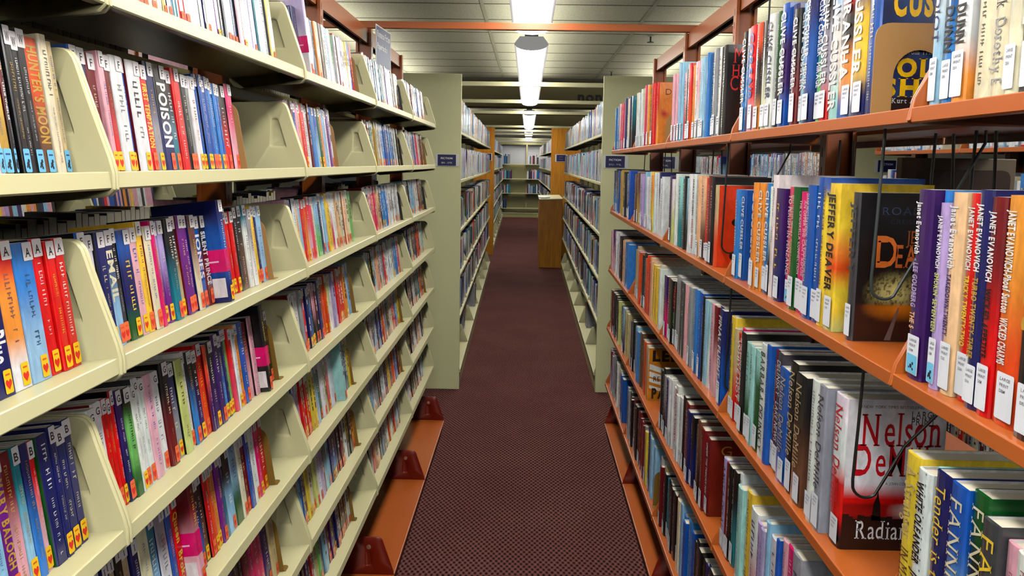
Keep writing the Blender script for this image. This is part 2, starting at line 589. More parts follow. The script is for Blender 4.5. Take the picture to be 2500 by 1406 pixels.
def bracket_mesh(mat, poly, pocket):
    return panel_mesh(round_poly(poly, 0.006, 3), round_poly(pocket, 0.003, 2), mat, th=0.0038, depth=0.0034, n=40)
BR_POLY = [(0.003, -0.022), (0.003, 0.0), (-0.072, 0.150), (-0.195, 0.150), (-0.222, -0.024)]
BR_POCK = [(-0.105, 0.035), (-0.115, 0.105), (-0.128, 0.105), (-0.130, 0.035)]
BASE_POLY = [(0.001, -0.008), (0.001, 0.0), (-0.050, 0.150), (-0.190, 0.150), (-0.215, -0.006)]
BASE_POCK = [(-0.085, 0.035), (-0.092, 0.095), (-0.112, 0.095), (-0.112, 0.035)]
CB_POLY = [(0.0, -0.01), (0.0, 0.0), (-0.055, 0.155), (-0.085, 0.155), (-0.200, 0.0), (-0.2, -0.01)]
BRK = {'orange': bracket_mesh(ORANGE, BR_POLY, BR_POCK), 'cream': bracket_mesh(CREAM, BR_POLY, BR_POCK)}
BASEBRK = {'orange': bracket_mesh(ORANGE_SHADE, BASE_POLY, BASE_POCK), 'cream': bracket_mesh(CREAM, CB_POLY, [(-0.07, 0.03), (-0.072, 0.09), (-0.082, 0.09), (-0.1, 0.03)])}
LTRAY = {'orange': tray_mesh(0.222, 0.021, ORANGE), 'cream': tray_mesh(0.222, 0.02, CREAM)}

def post_mesh(mat, top=2.295):
    mb = MB()
    for s in (-1, 1):
        mb.box(s * 0.035 - 0.002, s * 0.035 + 0.002, -0.02, 0.02, 0.0, top)
        mb.box(min(s * 0.035, s * 0.026), max(s * 0.035, s * 0.026), -0.0215, -0.0195, 0.0, top)
        mb.box(min(s * 0.035, s * 0.026), max(s * 0.035, s * 0.026), 0.0195, 0.0215, 0.0, top)
    mb.box(-0.033, 0.033, -0.0015, 0.0015, 0.0, top)
    for k in range(46):                                  # hook slots
        z = 0.12 + k * 0.0465
        for s in (-1, 1):
            mb.box(s * 0.0376 - 0.0003, s * 0.0376 + 0.0003, -0.0045, -0.0015, z, z + 0.022, 1)
    return mb.mesh('post', [mat, BLACKP])
POST = {'orange': post_mesh(ORANGE), 'cream': post_mesh(CREAM2)}
def rail_mesh(mat):
    mb = MB()
    for s in (-1, 1):
        mb.box(s * 0.022 - 0.0015, s * 0.022 + 0.0015, 0.0225, BAY - 0.0225, 2.225, 2.294)
        mb.box(min(s * 0.022, s * 0.012), max(s * 0.022, s * 0.012), 0.0225, BAY - 0.0225, 2.225, 2.228)
    mb.box(-0.022, 0.022, 0.0225, BAY - 0.0225, 2.291, 2.294)
    return mb.mesh('top_rail', mat)
RAIL = {'orange': rail_mesh(ORANGE), 'cream': rail_mesh(CREAM2)}

def deck_mesh(color, z, depth=0.215):
    m = ORANGE if color == 'orange' else CREAM
    mb = MB()
    th = 0.012 if color == 'orange' else 0.02
    mb.prism(round_poly([(0.0, -th), (0.0, 0.0), (-depth, 0.0), (-depth, -th), (-0.01, -th)], [0.002, 0.003, 0, 0, 0], 2), 0.0048, BAY - 0.0048)
    return mb.mesh('base_shelf', m)
def kick_mesh(color, z):
    mb = MB(); mb.box(-0.02, -0.012, 0.003, BAY - 0.003, 0.0, z - 0.012)
    return mb.mesh('kick_plate', KICK if color == 'orange' else CREAM2)
def bolt_mesh():
    mb = MB()
    ring = [(0.006 * math.cos(2 * math.pi * k / 10), 0.006 * math.sin(2 * math.pi * k / 10)) for k in range(10)]
    mb.prism(ring, -0.004, 0.0)
    mb.prism([(p[0] * 1.5, p[1] * 1.5) for p in ring], -0.0015, 0.0)
    return mb.mesh('bolt', STEEL)
BOLT = bolt_mesh()
DECK = {('orange', 0.0716): deck_mesh('orange', 0.0716), ('cream', 0.136): deck_mesh('cream', 0.136)}
KICKM = {('orange', 0.0716): kick_mesh('orange', 0.0716), ('cream', 0.136): kick_mesh('cream', 0.136)}

TILT = RAD(-7.0)
def make_bay(x, y, rz, frame, style, lipx, rows, base_z, base_x, label, group, rear=(), last=False, rail=True, cat='shelving'):
    """a steel shelving bay: posts, top rail, hung shelves with their end panels, base shelf. local +X faces the reader"""
    t = empty('shelving_bay', (x, y, 0), rz, label, cat, group)
    link('post', POST[frame], t)
    if last: link('post', POST[frame], t, (0, BAY, 0))
    if rail: link('top_rail', RAIL[frame], t)
    for z in rows:
        if style == 'display':
            s = link('shelf', DTRAY, t, (lipx, 0, z), (0, TILT, 0))
            for ya in (0.0004, BAY - 0.0084):
                p = link('end_panel', PANEL, s)
                p.matrix_parent_inverse = Matrix.Rotation(-TILT, 4, 'Y')
                p.location = (0, ya, 0)
        else:
            s = link('shelf', LTRAY[style], t, (lipx, 0, z))
            for ya in (0.0006, BAY - 0.0044):
                link('end_bracket', BRK[style], s, (0, ya, 0))
    for z in rear:
        link('rear_shelf', RTRAY_C if style != 'orange' else RTRAY_O, t, (-lipx + 0.005, BAY, z), (0, 0, math.pi))
    b = link('base_shelf', DECK[(frame, base_z)], t, (base_x, 0, base_z))
    link('kick_plate', KICKM[(frame, base_z)], b, (0, 0, -base_z))
    for ya in (0.0006, BAY - 0.0044):
        br = link('end_bracket', BASEBRK[frame], b, (0, ya, 0))
        if frame == 'orange' and ya > 0.1:
            link('bolt', BOLT, b, (-0.098, ya, 0.112))
    return t

S0 = 1.0406                       # first seam of the paperback range
S0R = 1.0514
XL, XCL = -0.5577, -0.790
XR, XCR = 0.5034, 0.770
ZL = [CAM_H + z for z in (0.2208, -0.0206, -0.2749, -0.5215, -0.7658, -1.0102, -1.2563)]
ZR = [CAM_H + z for z in (0.0806, -0.2776, -0.6321, -0.9912, -1.3446)]
BZ = 0.0716
ORD = ['first', 'second', 'third', 'fourth', 'fifth', 'sixth', 'seventh', 'eighth', 'ninth', 'tenth', 'eleventh', 'twelfth', 'thirteenth', 'fourteenth',
       'fifteenth', 'sixteenth', 'seventeenth', 'eighteenth', 'nineteenth']
TENS = {2: 'twent', 3: 'thirt', 4: 'fort', 5: 'fift'}
def ordinal(n):
    """1 -> first"""
    if n <= 19: return ORD[n - 1]
    t, u = divmod(n, 10)
    return TENS[t] + 'ieth' if u == 0 else TENS[t] + 'y-' + ORD[u - 1]

for k in range(5):
    make_bay(XCL, S0 + (k - 1) * BAY, 0, 'orange', 'display', XL - XCL, ZL, BZ, -0.4914 - XCL,
             'cream sloping paperback shelves on an orange steel frame, %s bay along the aisle' % ordinal(k + 1), 'cream paperback shelving bays',
             rear=[z - 0.02 for z in ZL], last=(k == 4))
for k in range(5):
    make_bay(XCR, S0R + k * BAY, math.pi, 'orange', 'orange', XCR - XR, ZR, BZ, XCR - 0.507,
             'orange steel bay of large print hardcovers, %s bay along the aisle' % ordinal(k + 1), 'orange hardcover shelving bays', rear=ZR, last=(k == 0))

# cream ranges beyond the cross aisle -------------------------------------------------
def end_panel(root, x0, x1, mat, th=0.02, top=2.293):
    mb = MB(); mb.box(x0, x1, -th - 0.022, -0.022, 0.0, top)
    o = mb.build('end_panel', mat, root); bevel(o, 0.002, 1)
    return o
Z2 = [1.893, 1.54, 1.168, 0.84, 0.522]
CB = 0.136
RANGES = []          # (origin x, origin y, rz, bays, lipx, rows) for the books
def cream_range(x, y, rz, nb, lipx, where, group, mat, px0, px1, mirror, rows=Z2):
    """bays run away from the reader; `mirror` for the side that faces the other way"""
    for k in range(nb):
        d = Matrix.Rotation(rz, 3, 'Z') @ Vector((0, BAY * (k + (1 if mirror else 0)), 0))
        t = make_bay(x + d.x, y + d.y, rz + (math.pi if mirror else 0), 'cream', 'cream', lipx, rows, CB, lipx + 0.012,
                     'cream steel bay of hardcovers, %s %s' % (ordinal(k + 1), where), group, last=(k == (0 if mirror else nb - 1)))
        if k == 0:
            if mirror:
                mb = MB(); mb.box(px0, px1, BAY + 0.022, BAY + 0.042, 0, 2.293)
                bevel(mb.build('end_panel', mat, t), 0.002, 1)
            else:
                end_panel(t, px0, px1, mat)
    RANGES.append((x, y, rz, nb, lipx, rows, mirror))
XC2L, XC2R = -0.785, 0.815
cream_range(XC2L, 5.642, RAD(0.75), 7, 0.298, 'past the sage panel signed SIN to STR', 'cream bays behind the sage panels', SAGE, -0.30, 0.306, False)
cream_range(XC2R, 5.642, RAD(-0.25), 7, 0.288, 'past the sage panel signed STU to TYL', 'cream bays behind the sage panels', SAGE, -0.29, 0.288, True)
cream_range(-0.90, 14.07, RAD(0.7), 10, 0.28, 'past the dark edge of the farther oak panel', 'cream bays behind the oak panels', WOOD, -0.30, 0.30, False)
cream_range(0.735, 14.07, RAD(0.7), 10, 0.29, 'past the oak panel beside the oak cabinet', 'cream bays behind the oak panels', WOOD, -0.30, 0.32, True)
# neighbouring ranges seen through the gaps
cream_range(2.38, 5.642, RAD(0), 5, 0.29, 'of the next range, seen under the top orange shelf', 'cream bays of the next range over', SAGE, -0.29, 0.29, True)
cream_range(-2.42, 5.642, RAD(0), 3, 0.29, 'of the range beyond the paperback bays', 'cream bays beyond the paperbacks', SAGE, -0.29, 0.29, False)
for k in range(5):
    make_bay(2.33, S0R + k * BAY, math.pi, 'orange', 'orange', 0.267, [1.775, 1.42, 1.06, 0.70, 0.34], BZ, 0.263,
             'orange steel bay of the next range over, %s bay, seen through the shelf gap' % ordinal(k + 1), 'orange bays of the next range over', last=(k == 0))
RANGES.append((2.33, S0R - BAY, 0.0, 5, 0.267, [1.775, 1.42, 1.06, 0.70, 0.34], True))
for k in range(5):
    make_bay(-2.36, S0 + (k - 1) * BAY, 0, 'orange', 'display', 0.232, ZL, BZ, 0.29,
             'cream sloping shelves of the range beyond, %s bay, seen through the paperback gaps' % ordinal(k + 1), 'cream bays of the range beyond', last=(k == 4))

# shelving against the end wall: local +X faces the camera side (-Y)
WZ = [1.63, 1.18, 0.74, 0.28]
for k in range(3):
    t = make_bay(-1.86 + k * BAY, 24.20, RAD(-90), 'cream', 'cream', 0.28, WZ, CB, 0.29,
                 'cream wall shelving bay against the end wall, %s from its left end' % ordinal(k + 1), 'cream bays against the end wall', last=(k == 2))
    mb = MB(); mb.box(-0.06, -0.05, 0.002, BAY - 0.002, 0.13, 1.63); mb.build('back_panel', CREAM2, t)

# tie beams across the aisle ------------------------------------------------------------
def tie(y, z0, z1, mat, label, x0=-3.2, x1=3.2, th=0.03, group=None):
    mb = MB(); mb.box(x0, x1, -th / 2, th / 2, z0, z1)
    o = mb.build('tie_beam', mat); o.location = (0, y, 0)
    bevel(o, 0.003, 2)
    return tag(o, label, 'beam', group)
tie(S0 + 3 * BAY - 0.012, 2.296, 2.329, ORANGE, 'orange steel tie beam crossing the aisle above the shelving frames')
names = ['nearest to the orange beam', 'second from the orange beam', 'third from the orange beam']
for k, y in enumerate((6.51, 8.34, 10.17)):
    tie(y, 2.296, 2.333, CREAM, 'cream tie beam across the aisle, %s' % names[k], -2.6, 2.6, group='cream tie beams')
for k, y in enumerate((14.07, 15.9, 17.73, 19.55, 21.4, 23.1)):
    tie(y, 2.296, 2.333, CREAM, 'cream tie beam over the far range, %s beyond the oak panels' % ordinal(k + 1), -2.6, 2.6, group='cream tie beams')

# ================================================================== BOOKS
PAL = dict(w=(236, 233, 230), c=(232, 220, 184), k=(12, 11, 15), n=(18, 26, 92), b=(16, 82, 172), B=(44, 128, 206), s=(150, 200, 228), t=(158, 216, 206), T=(16, 122, 136),
           g=(110, 186, 92), G=(8, 84, 30), l=(204, 208, 118), y=(248, 206, 56), o=(246, 150, 52), O=(234, 76, 22), r=(226, 10, 14), R=(112, 12, 20), p=(240, 172, 184),
           P=(234, 60, 98), M=(228, 6, 104), v=(112, 26, 134), V=(52, 14, 92), m=(184, 162, 212), a=(152, 152, 156), A=(60, 60, 64), e=(208, 180, 132), E=(106, 66, 44),
           q=(248, 192, 142), u=(196, 152, 58))
WORD = dict(w='white', c='cream', k='black', n='navy', b='blue', B='mid blue', s='pale blue', t='mint', T='teal', g='green', G='dark green', l='lime', y='yellow', o='orange', O='vermilion',
            r='red', R='maroon', p='pink', P='rose', M='magenta', v='purple', V='violet', m='lavender', a='grey', A='charcoal', e='tan', E='brown', q='peach', u='gold')
LINP = {k: lin(v) for k, v in PAL.items()}
def lum(c): return 0.2126 * c[0] + 0.7152 * c[1] + 0.0722 * c[2]
def mixc(a, b, t): return tuple(a[i] * (1 - t) + b[i] * t for i in range(3))
def ink_at(cols, f):
    """printed colour at height fraction f; cols run from the head of the spine to its foot"""
    if len(cols) == 1: return cols[0]
    p = (1 - f) * (len(cols) - 1)
    i = min(int(p), len(cols) - 2)
    t = p - i
    t = min(1, max(0, (t - 0.25) / 0.5))
    return mixc(cols[i], cols[i + 1], t * t * (3 - 2 * t))

ROWS = {
"L2.0":"7424/92/0/w/-U;8/199/0/yu/-U;8/51/0/Rk/WU/MURDER LESLIE WHEELER;8/89/0/k/W-;8/130/0/k/WU;7/134/0/k/W-;8/163/0/k/WU;8/256/0/OE/-U/HUNTER'S MOON;8/170/0/c/--;9/120/0/e/-U",
"L3.0":"6986/183/0/w/AY;8/353/0/n/AY/Indigo Blue;8/344/0/row/AY;8/372/0/Bs/AY;8/212/0/r/AY;8/175/0/r/AY;7/201/0/r/AY",
"L4.0":"6847/215/0/s/--;8/178/0/s/BH;8/171/0/v/BH/MARY BALOGH;7/225/0/Rp/--;8/138/0/Ts/BY;8/151/0/nB/--;7/121/0/rp/BY;8/223/0/n/--;9/140/0/n/BY;8/193/0/n/BY;7/190/0/n/BY",
"L1.1":"1311/176/0/w/-H;8/178/0/n/-Y;8/197/0/e/-H;8/204/0/a/-H;9/254/0/c/-H;8/207/0/e/--;7/110/0/y/-H;8/127/0/w/-H;7/114/0/nT/--;9/116/0/T/--;8/199/0/r/-H;9/223/0/r/-H;7/248/0/w/--;8/258/0/w/--;8/119/0/w/--;8/66/0/n/-Y;8/85/0/a/--;9/144/0/E/-H;8/346/0/e/--;7/196/0/v/-Y;8/159/0/k/--;9/272/0/a/-H;7/237/0/B/-H;8/175/0/n/-H;7/226/0/p/--;9/209/0/r/-Y;8/341/0/w/--;7/303/0/m/-H;8/260/0/T/--;8/212/0/s/--;9/333/0/w/--;8/316/0/y/-H",
"L2.1":"741/131/0/p/FY;8/166/0/Rr/FY;8/318/0/w/FY;8/156/0/b/FY;8/388/0/w/FY;8/214/0/r/FH/FIRST TEMPTATION;8/266/0/na/FY;8/387/0/kn/FH/POISON;7/263/0/kT/FH;9/258/0/r/F-;7/216/0/k/FH;8/151/0/a/FH;8/228/0/w/FY;8/122/0/b/FY;8/125/0/b/FY;8/127/0/b/FY;8/130/0/b/FH;8/132/0/B/FH;8/135/0/b/FY;8/117/0/B/FY;8/140/0/b/FH;8/386/0/kr/FH;8/289/0/Mp/FH",
"L3.1":"709/220/0/ns/FH/EMAIL;8/150/0/kA/FH;8/360/0/bnG/FY;8/232/0/p/FY;9/172/0/y/FH;7/220/0/c/FH;8/139/0/M/F-;8/157/0/mv/FY;9/193/0/mv/FY;8/232/0/kT/FH;7/240/0/ke/FY;8/215/0/v/FH;8/186/0/v/FH;8/228/0/Ec/FH;8/236/0/b/FH/JONES;8/244/0/kR/FH/SILENT PRINCE;8/782/0/nbn/FYTP;8/259/0/r/GY;8/175/0/r/GY;8/179/0/r/GY;8/183/0/k/G-;8/313/0/kE/G-;8/431/0/Tww/G-;8/179/0/y/GH;8/156/0/n/GH;8/329/0/s/GH",
"L4.1":"526/125/0/r/GH;8/112/0/r/GH;8/102/0/r/GY;8/155/0/Vn/GH;8/199/0/kgG/G-;8/125/0/w/GY;8/141/0/w/GH;8/173/0/w/GH;8/266/0/p/--;9/294/0/w/GH;8/228/0/kR/GH;8/303/0/na/HY;7/282/0/l/--;9/169/0/w/HH;7/210/0/kB/HH;8/216/0/kV/HY;8/263/0/rO/HH;8/131/0/OV/--;8/257/0/kV/HY;8/267/0/V/HH;8/188/0/nB/HY;8/148/0/n/HY;8/151/0/g/HY;7/154/0/rP/H-;8/181/0/w/HY;8/210/0/o/HH;8/266/0/b/-H;9/541/0/Rp/--;8/520/0/k/-HTP;8/224/0/k/HH;8/230/0/k/HH",
"L5.1":"274/137/0/n/I-;7/112/0/n/I-;8/139/0/e/I-;8/194/0/kR/I-;8/201/0/e/I-;8/194/0/n/I-;8/344/0/c/--;8/318/0/Ts/I-;8/319/0/aw/I-;8/186/0/b/I-;8/209/0/r/I-/Queen Broken;8/483/0/Rp/-HTP;8/307/0/kb/IH;8/282/0/kE/IY;8/191/0/r/IH;8/155/0/O/IY;8/201/0/o/IY;8/207/0/v/IH;8/146/0/nT/I-;8/378/0/ks/IH;8/349/0/sG/--;8/213/0/c/IH;9/245/0/R/IH;8/226/0/b/I-;8/342/0/w/IH;8/242/0/M/IY;8/396/0/r/IY",
"L6.1":"3396/289/0/k/JH;8/235/0/R/JH;8/264/0/n/JH;8/318/0/e/JY;8/332/0/n/JH;7/346/0/V/JH;8/540/0/kR/--;8/604/0/RM/--;8/561/0/PM/--;8/381/0/nV/JH;8/366/0/e/JH",
"L1.2":"810/363/0/nR/-H;9/1095/0/mw/-HTP;8/244/0/w/-H;8/207/0/n/--;8/123/0/s/--;7/303/0/o/-H;9/312/0/c/--;8/226/0/E/--;8/231/0/w/--;8/385/0/s/--;7/347/0/w/--;8/305/0/gw/--;8/205/0/w/--;8/541/0/rp/-H;7/276/0/m/--;8/224/0/w/--;8/529/0/y/--;7/488/0/b/--;9/247/0/r/--",
"L2.2":"954/222/0/p/DY;9/223/0/o/DH;8/348/0/r/DY;8/402/0/w/D-;9/161/0/R/D-;7/337/0/B/D-;8/303/0/bs/DY;8/266/0/G/DY;8/225/0/o/D-;8/278/0/s/D-;8/285/0/w/D-;8/242/0/v/D-;8/196/0/w/DH",
"L3.2":"837/262/0/q/EH;8/226/0/s/EH;8/231/0/r/EH;8/236/0/Oo/EY;9/327/0/rp/EH;7/250/0/P/EH;8/301/0/c/E-;8/401/0/sg/E-;8/226/0/n/E-;8/231/0/w/EH;8/285/0/s/EH;8/497/0/y/E-;8/358/0/wP/E-;8/369/0/w/EH;8/438/0/q/EH;8/454/0/c/EH;8/350/0/q/EH;8/298/0/c/EH;7/496/0/g/--",
"L4.2":"242/289/0/w/KH;8/294/0/w/KH;8/421/0/w/KH;8/153/0/r/KH;8/196/0/n/KY;8/200/0/n/KY;8/204/0/b/KY;8/252/0/k/KY;8/439/0/pk/KH;8/269/0/n/KH;7/371/0/RO/KH;9/434/0/O/KY;8/347/0/lw/K-;8/305/0/w/K-;8/259/0/m/K-;8/265/0/V/KH;8/327/0/r/KH;8/278/0/r/KY;8/285/0/r/KH;8/291/0/o/KY;9/298/0/s/K-;8/242/0/s/K-",
"L5.2":"421/261/0/m/LH;8/264/0/p/LH;9/151/0/r/LH;7/153/0/r/LH;9/197/0/r/LY;7/159/0/r/LH;8/204/0/r/LH;8/208/0/ly/LY;8/212/0/y/LY;8/353/0/Ts/L-;9/365/0/kG/LH;8/280/0/w/LH;8/139/0/e/L-;7/140/0/k/L-;9/345/0/r/LY;8/303/0/w/L-;8/311/0/w/LH;9/1178/0/t/-HTP;7/171/0/V/L-;8/234/0/T/L-;8/238/0/y/L-",
"L6.2":"497/268/0/s/MH;8/191/0/s/MH;8/195/0/b/MH;8/198/0/bR/MY;8/287/0/y/MY;8/208/0/c/MY;8/301/0/l/MH;9/264/0/l/MH;8/365/0/w/MH;8/328/0/m/M-;8/188/0/kR/M-;8/344/0/Ts/M-;8/250/0/s/MH;7/308/0/n/MY;9/262/0/nB/MY;8/324/0/n/MH;7/332/0/k/MH;8/283/0/kR/MH;8/289/0/R/MY;8/296/0/w/M-;8/303/0/yk/M-;8/310/0/k/M-;8/384/0/o/MH",
"L7.2":"898/242/0/kV/NH;8/244/0/V/NH;8/206/0/n/NH;8/210/0/r/NH;9/170/0/w/NH;8/402/0/l/N-;8/226/0/g/NH;8/328/0/n/N-;8/288/0/s/N-;8/244/0/s/N-;8/301/0/R/NH;8/309/0/V/NH;8/373/0/k/NY;8/327/0/n/NH;8/278/0/kE/NH;8/285/0/k/NH;8/352/0/R/NH;8/300/0/kE/NH;8/307/0/w/NH",
"R1.0":"6809/388/0/k/L/BEACH;8/225/0/nc/L/BERTON;35/601/0/c/-/Afternoon Walk Dorothy E;100/296/0/owo/L/MATTHEW DUNN;61/239/0/nB/L/MATTHEW DUNN;105/214/0/ws/L/CARO DIOT",
"R1.1":"1500/404/0/nbn/F;34/534/0/nyn/L/CUSSLER;37/586/0/rkob/L/PIRANHA;9/385/0/swt/-/CLIVE CUSSLER;7/347/0/kar/L/CLIVE CUSSLER;8/281/0/bg/L/CLIVE CUSSLER MIRAGE;9/382/0/nbn/L/CLIVE CUSSLER MEDUSA;7/172/0/kw/L/CLIVE CUSSLER;8/200/0/ss/L/CLIVE CUSSLER;8/302/0/kR/L/CLIVE CUSSLER;8/341/238/n/-;8/383/246/bVb/L/CLIVE CUSSLER;8/236/242/rR/-;8/272/242/Gk/L;9/371/243/w/L/CLIVE  CUSSLER;7/388/236/kc/L;8/181/237/k/-;8/416/241/Oko/L;8/507/243/rrp/L/CORSAIR;8/315/244/wBn/-;8/363/242/kB/L/CLIVE CUSSLER",
"R1.2":"1416/630/237/k/F;8/372/242/w/L;8/435/243/a/L;8/454/239/k/L;8/257/243/B/-;8/318/240/B/L;8/384/240/s/L;8/398/241/s/L;8/534/238/pw/L;8/495/233/o/L;8/516/244/rO/L;8/468/232/k/L;8/415/226/pr/-;8/577/266/s/L;8/603/232/a/L;9/688/241/p/L",
"R1.3":"3479/847/253/ro/F;9/661/259/r/L;8/453/246/k/L;8/466/262/o/L;8/728/268/mP/L;8/892/260/lw/L;8/801/251/wl/-;8/697/255/w/L",
"R1.4":"1584/1118/260/Tk/-;7/1006/258/c/L;8/1241/269/nT/L;7/1318/251/P/L;8/991/255/p/L;8/1785/247/B/L",
"R2.0":"6315/397/0/k/L/Janet;60/423/251/oO/L/JANET EVANOVICH-PHOEF SUTTON WICKED CHARMS;8/251/248/Rr/L/JANET EVANOVICH WICKED APPETITE;8/258/255/n/L/JANET EVANOVICH TURBO TWENTY-THREE;8/284/250/r/L/JANET EVANOVICH TRICKY TWENTY-TWO;8/272/250/q/L/Janet Evanovich TAKEDOWN TWENTY;8/206/236/m/LU/JANET EVANOVICH SMOKIN' SEVENTEEN;25/123/251/B/L/JANET EVANOVICH SIZZLING SI;7/369/251/V/LU/Janet Evanovich - LEE GOLDBERG THE S",
"R2.1":"1905/245/239/A/LF/JEFFERY;422/424/251/yyyoOyyl/L/JEFFERY DEAVER;8/614/260/byyyyy/L/JEFFERY DEAVER THE BLUE NOWHERE;9/380/245/b/L/DIANE MOTT DAVIDSON THE WHOLE ENCHILADA;8/194/232/M/L/AN OFFER SHE CAN'T REFUSE;8/294/231/M/L/THE CINDERELLA CONNECTION;8/331/239/G/L/BREATH, EYES, MEMORY EDWIDGE DANTICAT;7/424/238/P/LU/TO PERISH IN PENZANCE;137/517/233/Vn/L;8/309/260/w/-;8/200/235/wk/L;8/299/241/B/L/CLIVE CUSSLER;8/639/241/o/L/CLIVE CUSSLER;8/299/235/Ee/L/CUSSLER;651/650/220/bb/L/CLIVE CUSSLER;8/51/216/ku/L/CLIVE CUSSLER",
"R2.2":"1711/333/0/eO/F;9/648/0/k/L;7/633/0/r/L;8/846/0/qE/L;9/474/0/aT/L;8/1016/250/w/-/HARLAN COBEN  HOLD TIGHT;8/1033/0/sk/-;8/507/0/tT/-;8/685/0/w/-;7/474/0/wl/-;8/491/0/V/L;8/142/0/k/-",
"R2.3":"1308/863/0/w/-;9/1122/0/nw/-;8/1207/0/oy/L;8/1551/0/w/L;8/1703/0/m/L;9/1278/0/Eu/L",
"R2.4":"1476/1491/0/b/L;9/1053/0/ck/L;8/1888/0/u/-;7/1005/0/b/-;8/1271/0/kB/L;9/856/0/nB/L",
"R3.1":"1944/470/257/wwrk/LF/Nelson DeMille;80/679/258/a/L/Nelson DeMille;305/544/247/kE/L/Nelson DeMille;8/405/258/k/L/Nelson DeMille;9/562/232/b/L/Nelson DeMille;7/321/253/A/L/DELINSKY LAKE NEWS;8/219/253/R/L;8/255/257/b/-;7/417/251/w/-/BARBARA DELINSKY;9/1155/227/tGG/L/BARBARA DELINSKY LOOKING FOR PEYTON PLACE;8/354/242/k/L/IN THE SHADOW OF THE GLACIER;8/292/245/M/L/INTO THE FIRE;7/262/228/r/L/WHITE HOT;8/270/233/er/L;8/445/255/y/L/JEFFERY DEAVER THE STEEL KISS",
"R3.2":"412/822/255/nb/L/FINAL FLIGHT;7/835/250/Rp/-;8/682/247/tw/-;9/213/251/k/-;8/1042/257/b/L;8/811/251/ka/L;8/592/247/p/-;8/839/247/A/-;8/819/255/a/L;7/872/226/k/L/PRIZZI'S MONEY;8/496/225/E/L;8/559/226/VM/L",
"R3.3":"814/869/0/w/-;8/1023/0/y/-;8/755/0/q/-;8/1148/0/r/-;8/1621/0/k/L;8/936/0/O/-;8/1134/0/pe/L",
"R3.4":"1227/1347/0/B/-;7/1067/0/q/-;8/1125/0/k/-;8/781/0/w/-;8/1232/0/sw/-;8/1303/0/p/L;8/952/0/Vp/L",
"R3.0":"6143/302/0/wP/-;9/283/237/pP/-;8/321/248/A/-/FANNIE;42/324/264/GkG/-/FANNIE FLAGG;8/355/259/bs/-/FANNIE FLAGG;39/337/258/n/-/Tender is the Night;8/59/258/t/-;63/341/242/w/-/WHITE OLEANDER . JANET FITCH;8/386/250/y/-/A Stranger IN MAYFAIR",
"R4.1":"1204/524/0/c/-;8/484/0/w/-;9/434/0/e/-;8/565/0/w/-;8/466/276/a/-;8/455/256/M/-;8/318/252/p/-;8/160/242/b/-;8/443/229/w/-;9/255/247/s/-;7/602/217/m/-;8/558/226/wp/-;8/467/247/y/-;8/426/237/t/-;8/200/259/w/-/Danielle;253/629/242/kT/L;7/186/241/R/L;9/323/243/m/L/ANITA DESAI",
"R4.2":"1600/801/0/R/LF/UNDER THE TUSCAN SUN;8/620/0/Ek/L;484/752/0/kn/LF;8/523/0/R/L;8/335/0/k/L;8/855/0/w/L;8/836/0/w/-/PATRICIA CORNWELL;8/640/0/w/L;8/498/0/n/L;8/428/0/ak/L;8/637/0/k/L",
"R4.3":"3333/699/0/eo/F;9/851/0/O/-;8/764/0/E/-;8/799/0/B/-;9/982/0/s/-;8/1191/0/k/L;8/412/0/V/L",
"R4.4":"1306/1039/0/e/-;8/1469/0/sn/L;8/1374/0/l/-;8/1467/0/kA/L;8/1337/0/k/L;8/1049/0/l/-",
"R5.4":"1601/1467/0/b/L;8/768/0/c/-;8/1211/0/c/L;8/843/0/A/L;8/877/0/a/L;8/679/0/p/L;8/940/0/Rm/L",
"R5.3":"1106/1069/0/s/-;8/672/0/n/L;8/343/0/y/L;7/350/0/a/L;9/607/0/R/L;7/629/0/R/-;9/789/0/R/L;8/684/0/k/-;8/1007/0/kR/L/CLIVE CUSSLER;9/1066/0/k/L/TOM CLANCY;7/679/0/a/L",
"R5.2":"315/1105/0/kn/-;7/1390/0/k/-;220/1878/0/b/-;8/380/0/c/-;8/393/0/R/L;8/476/0/k/-;8/643/0/k/L;8/992/0/kT/L;9/646/0/eR/L;8/504/0/w/L",
}
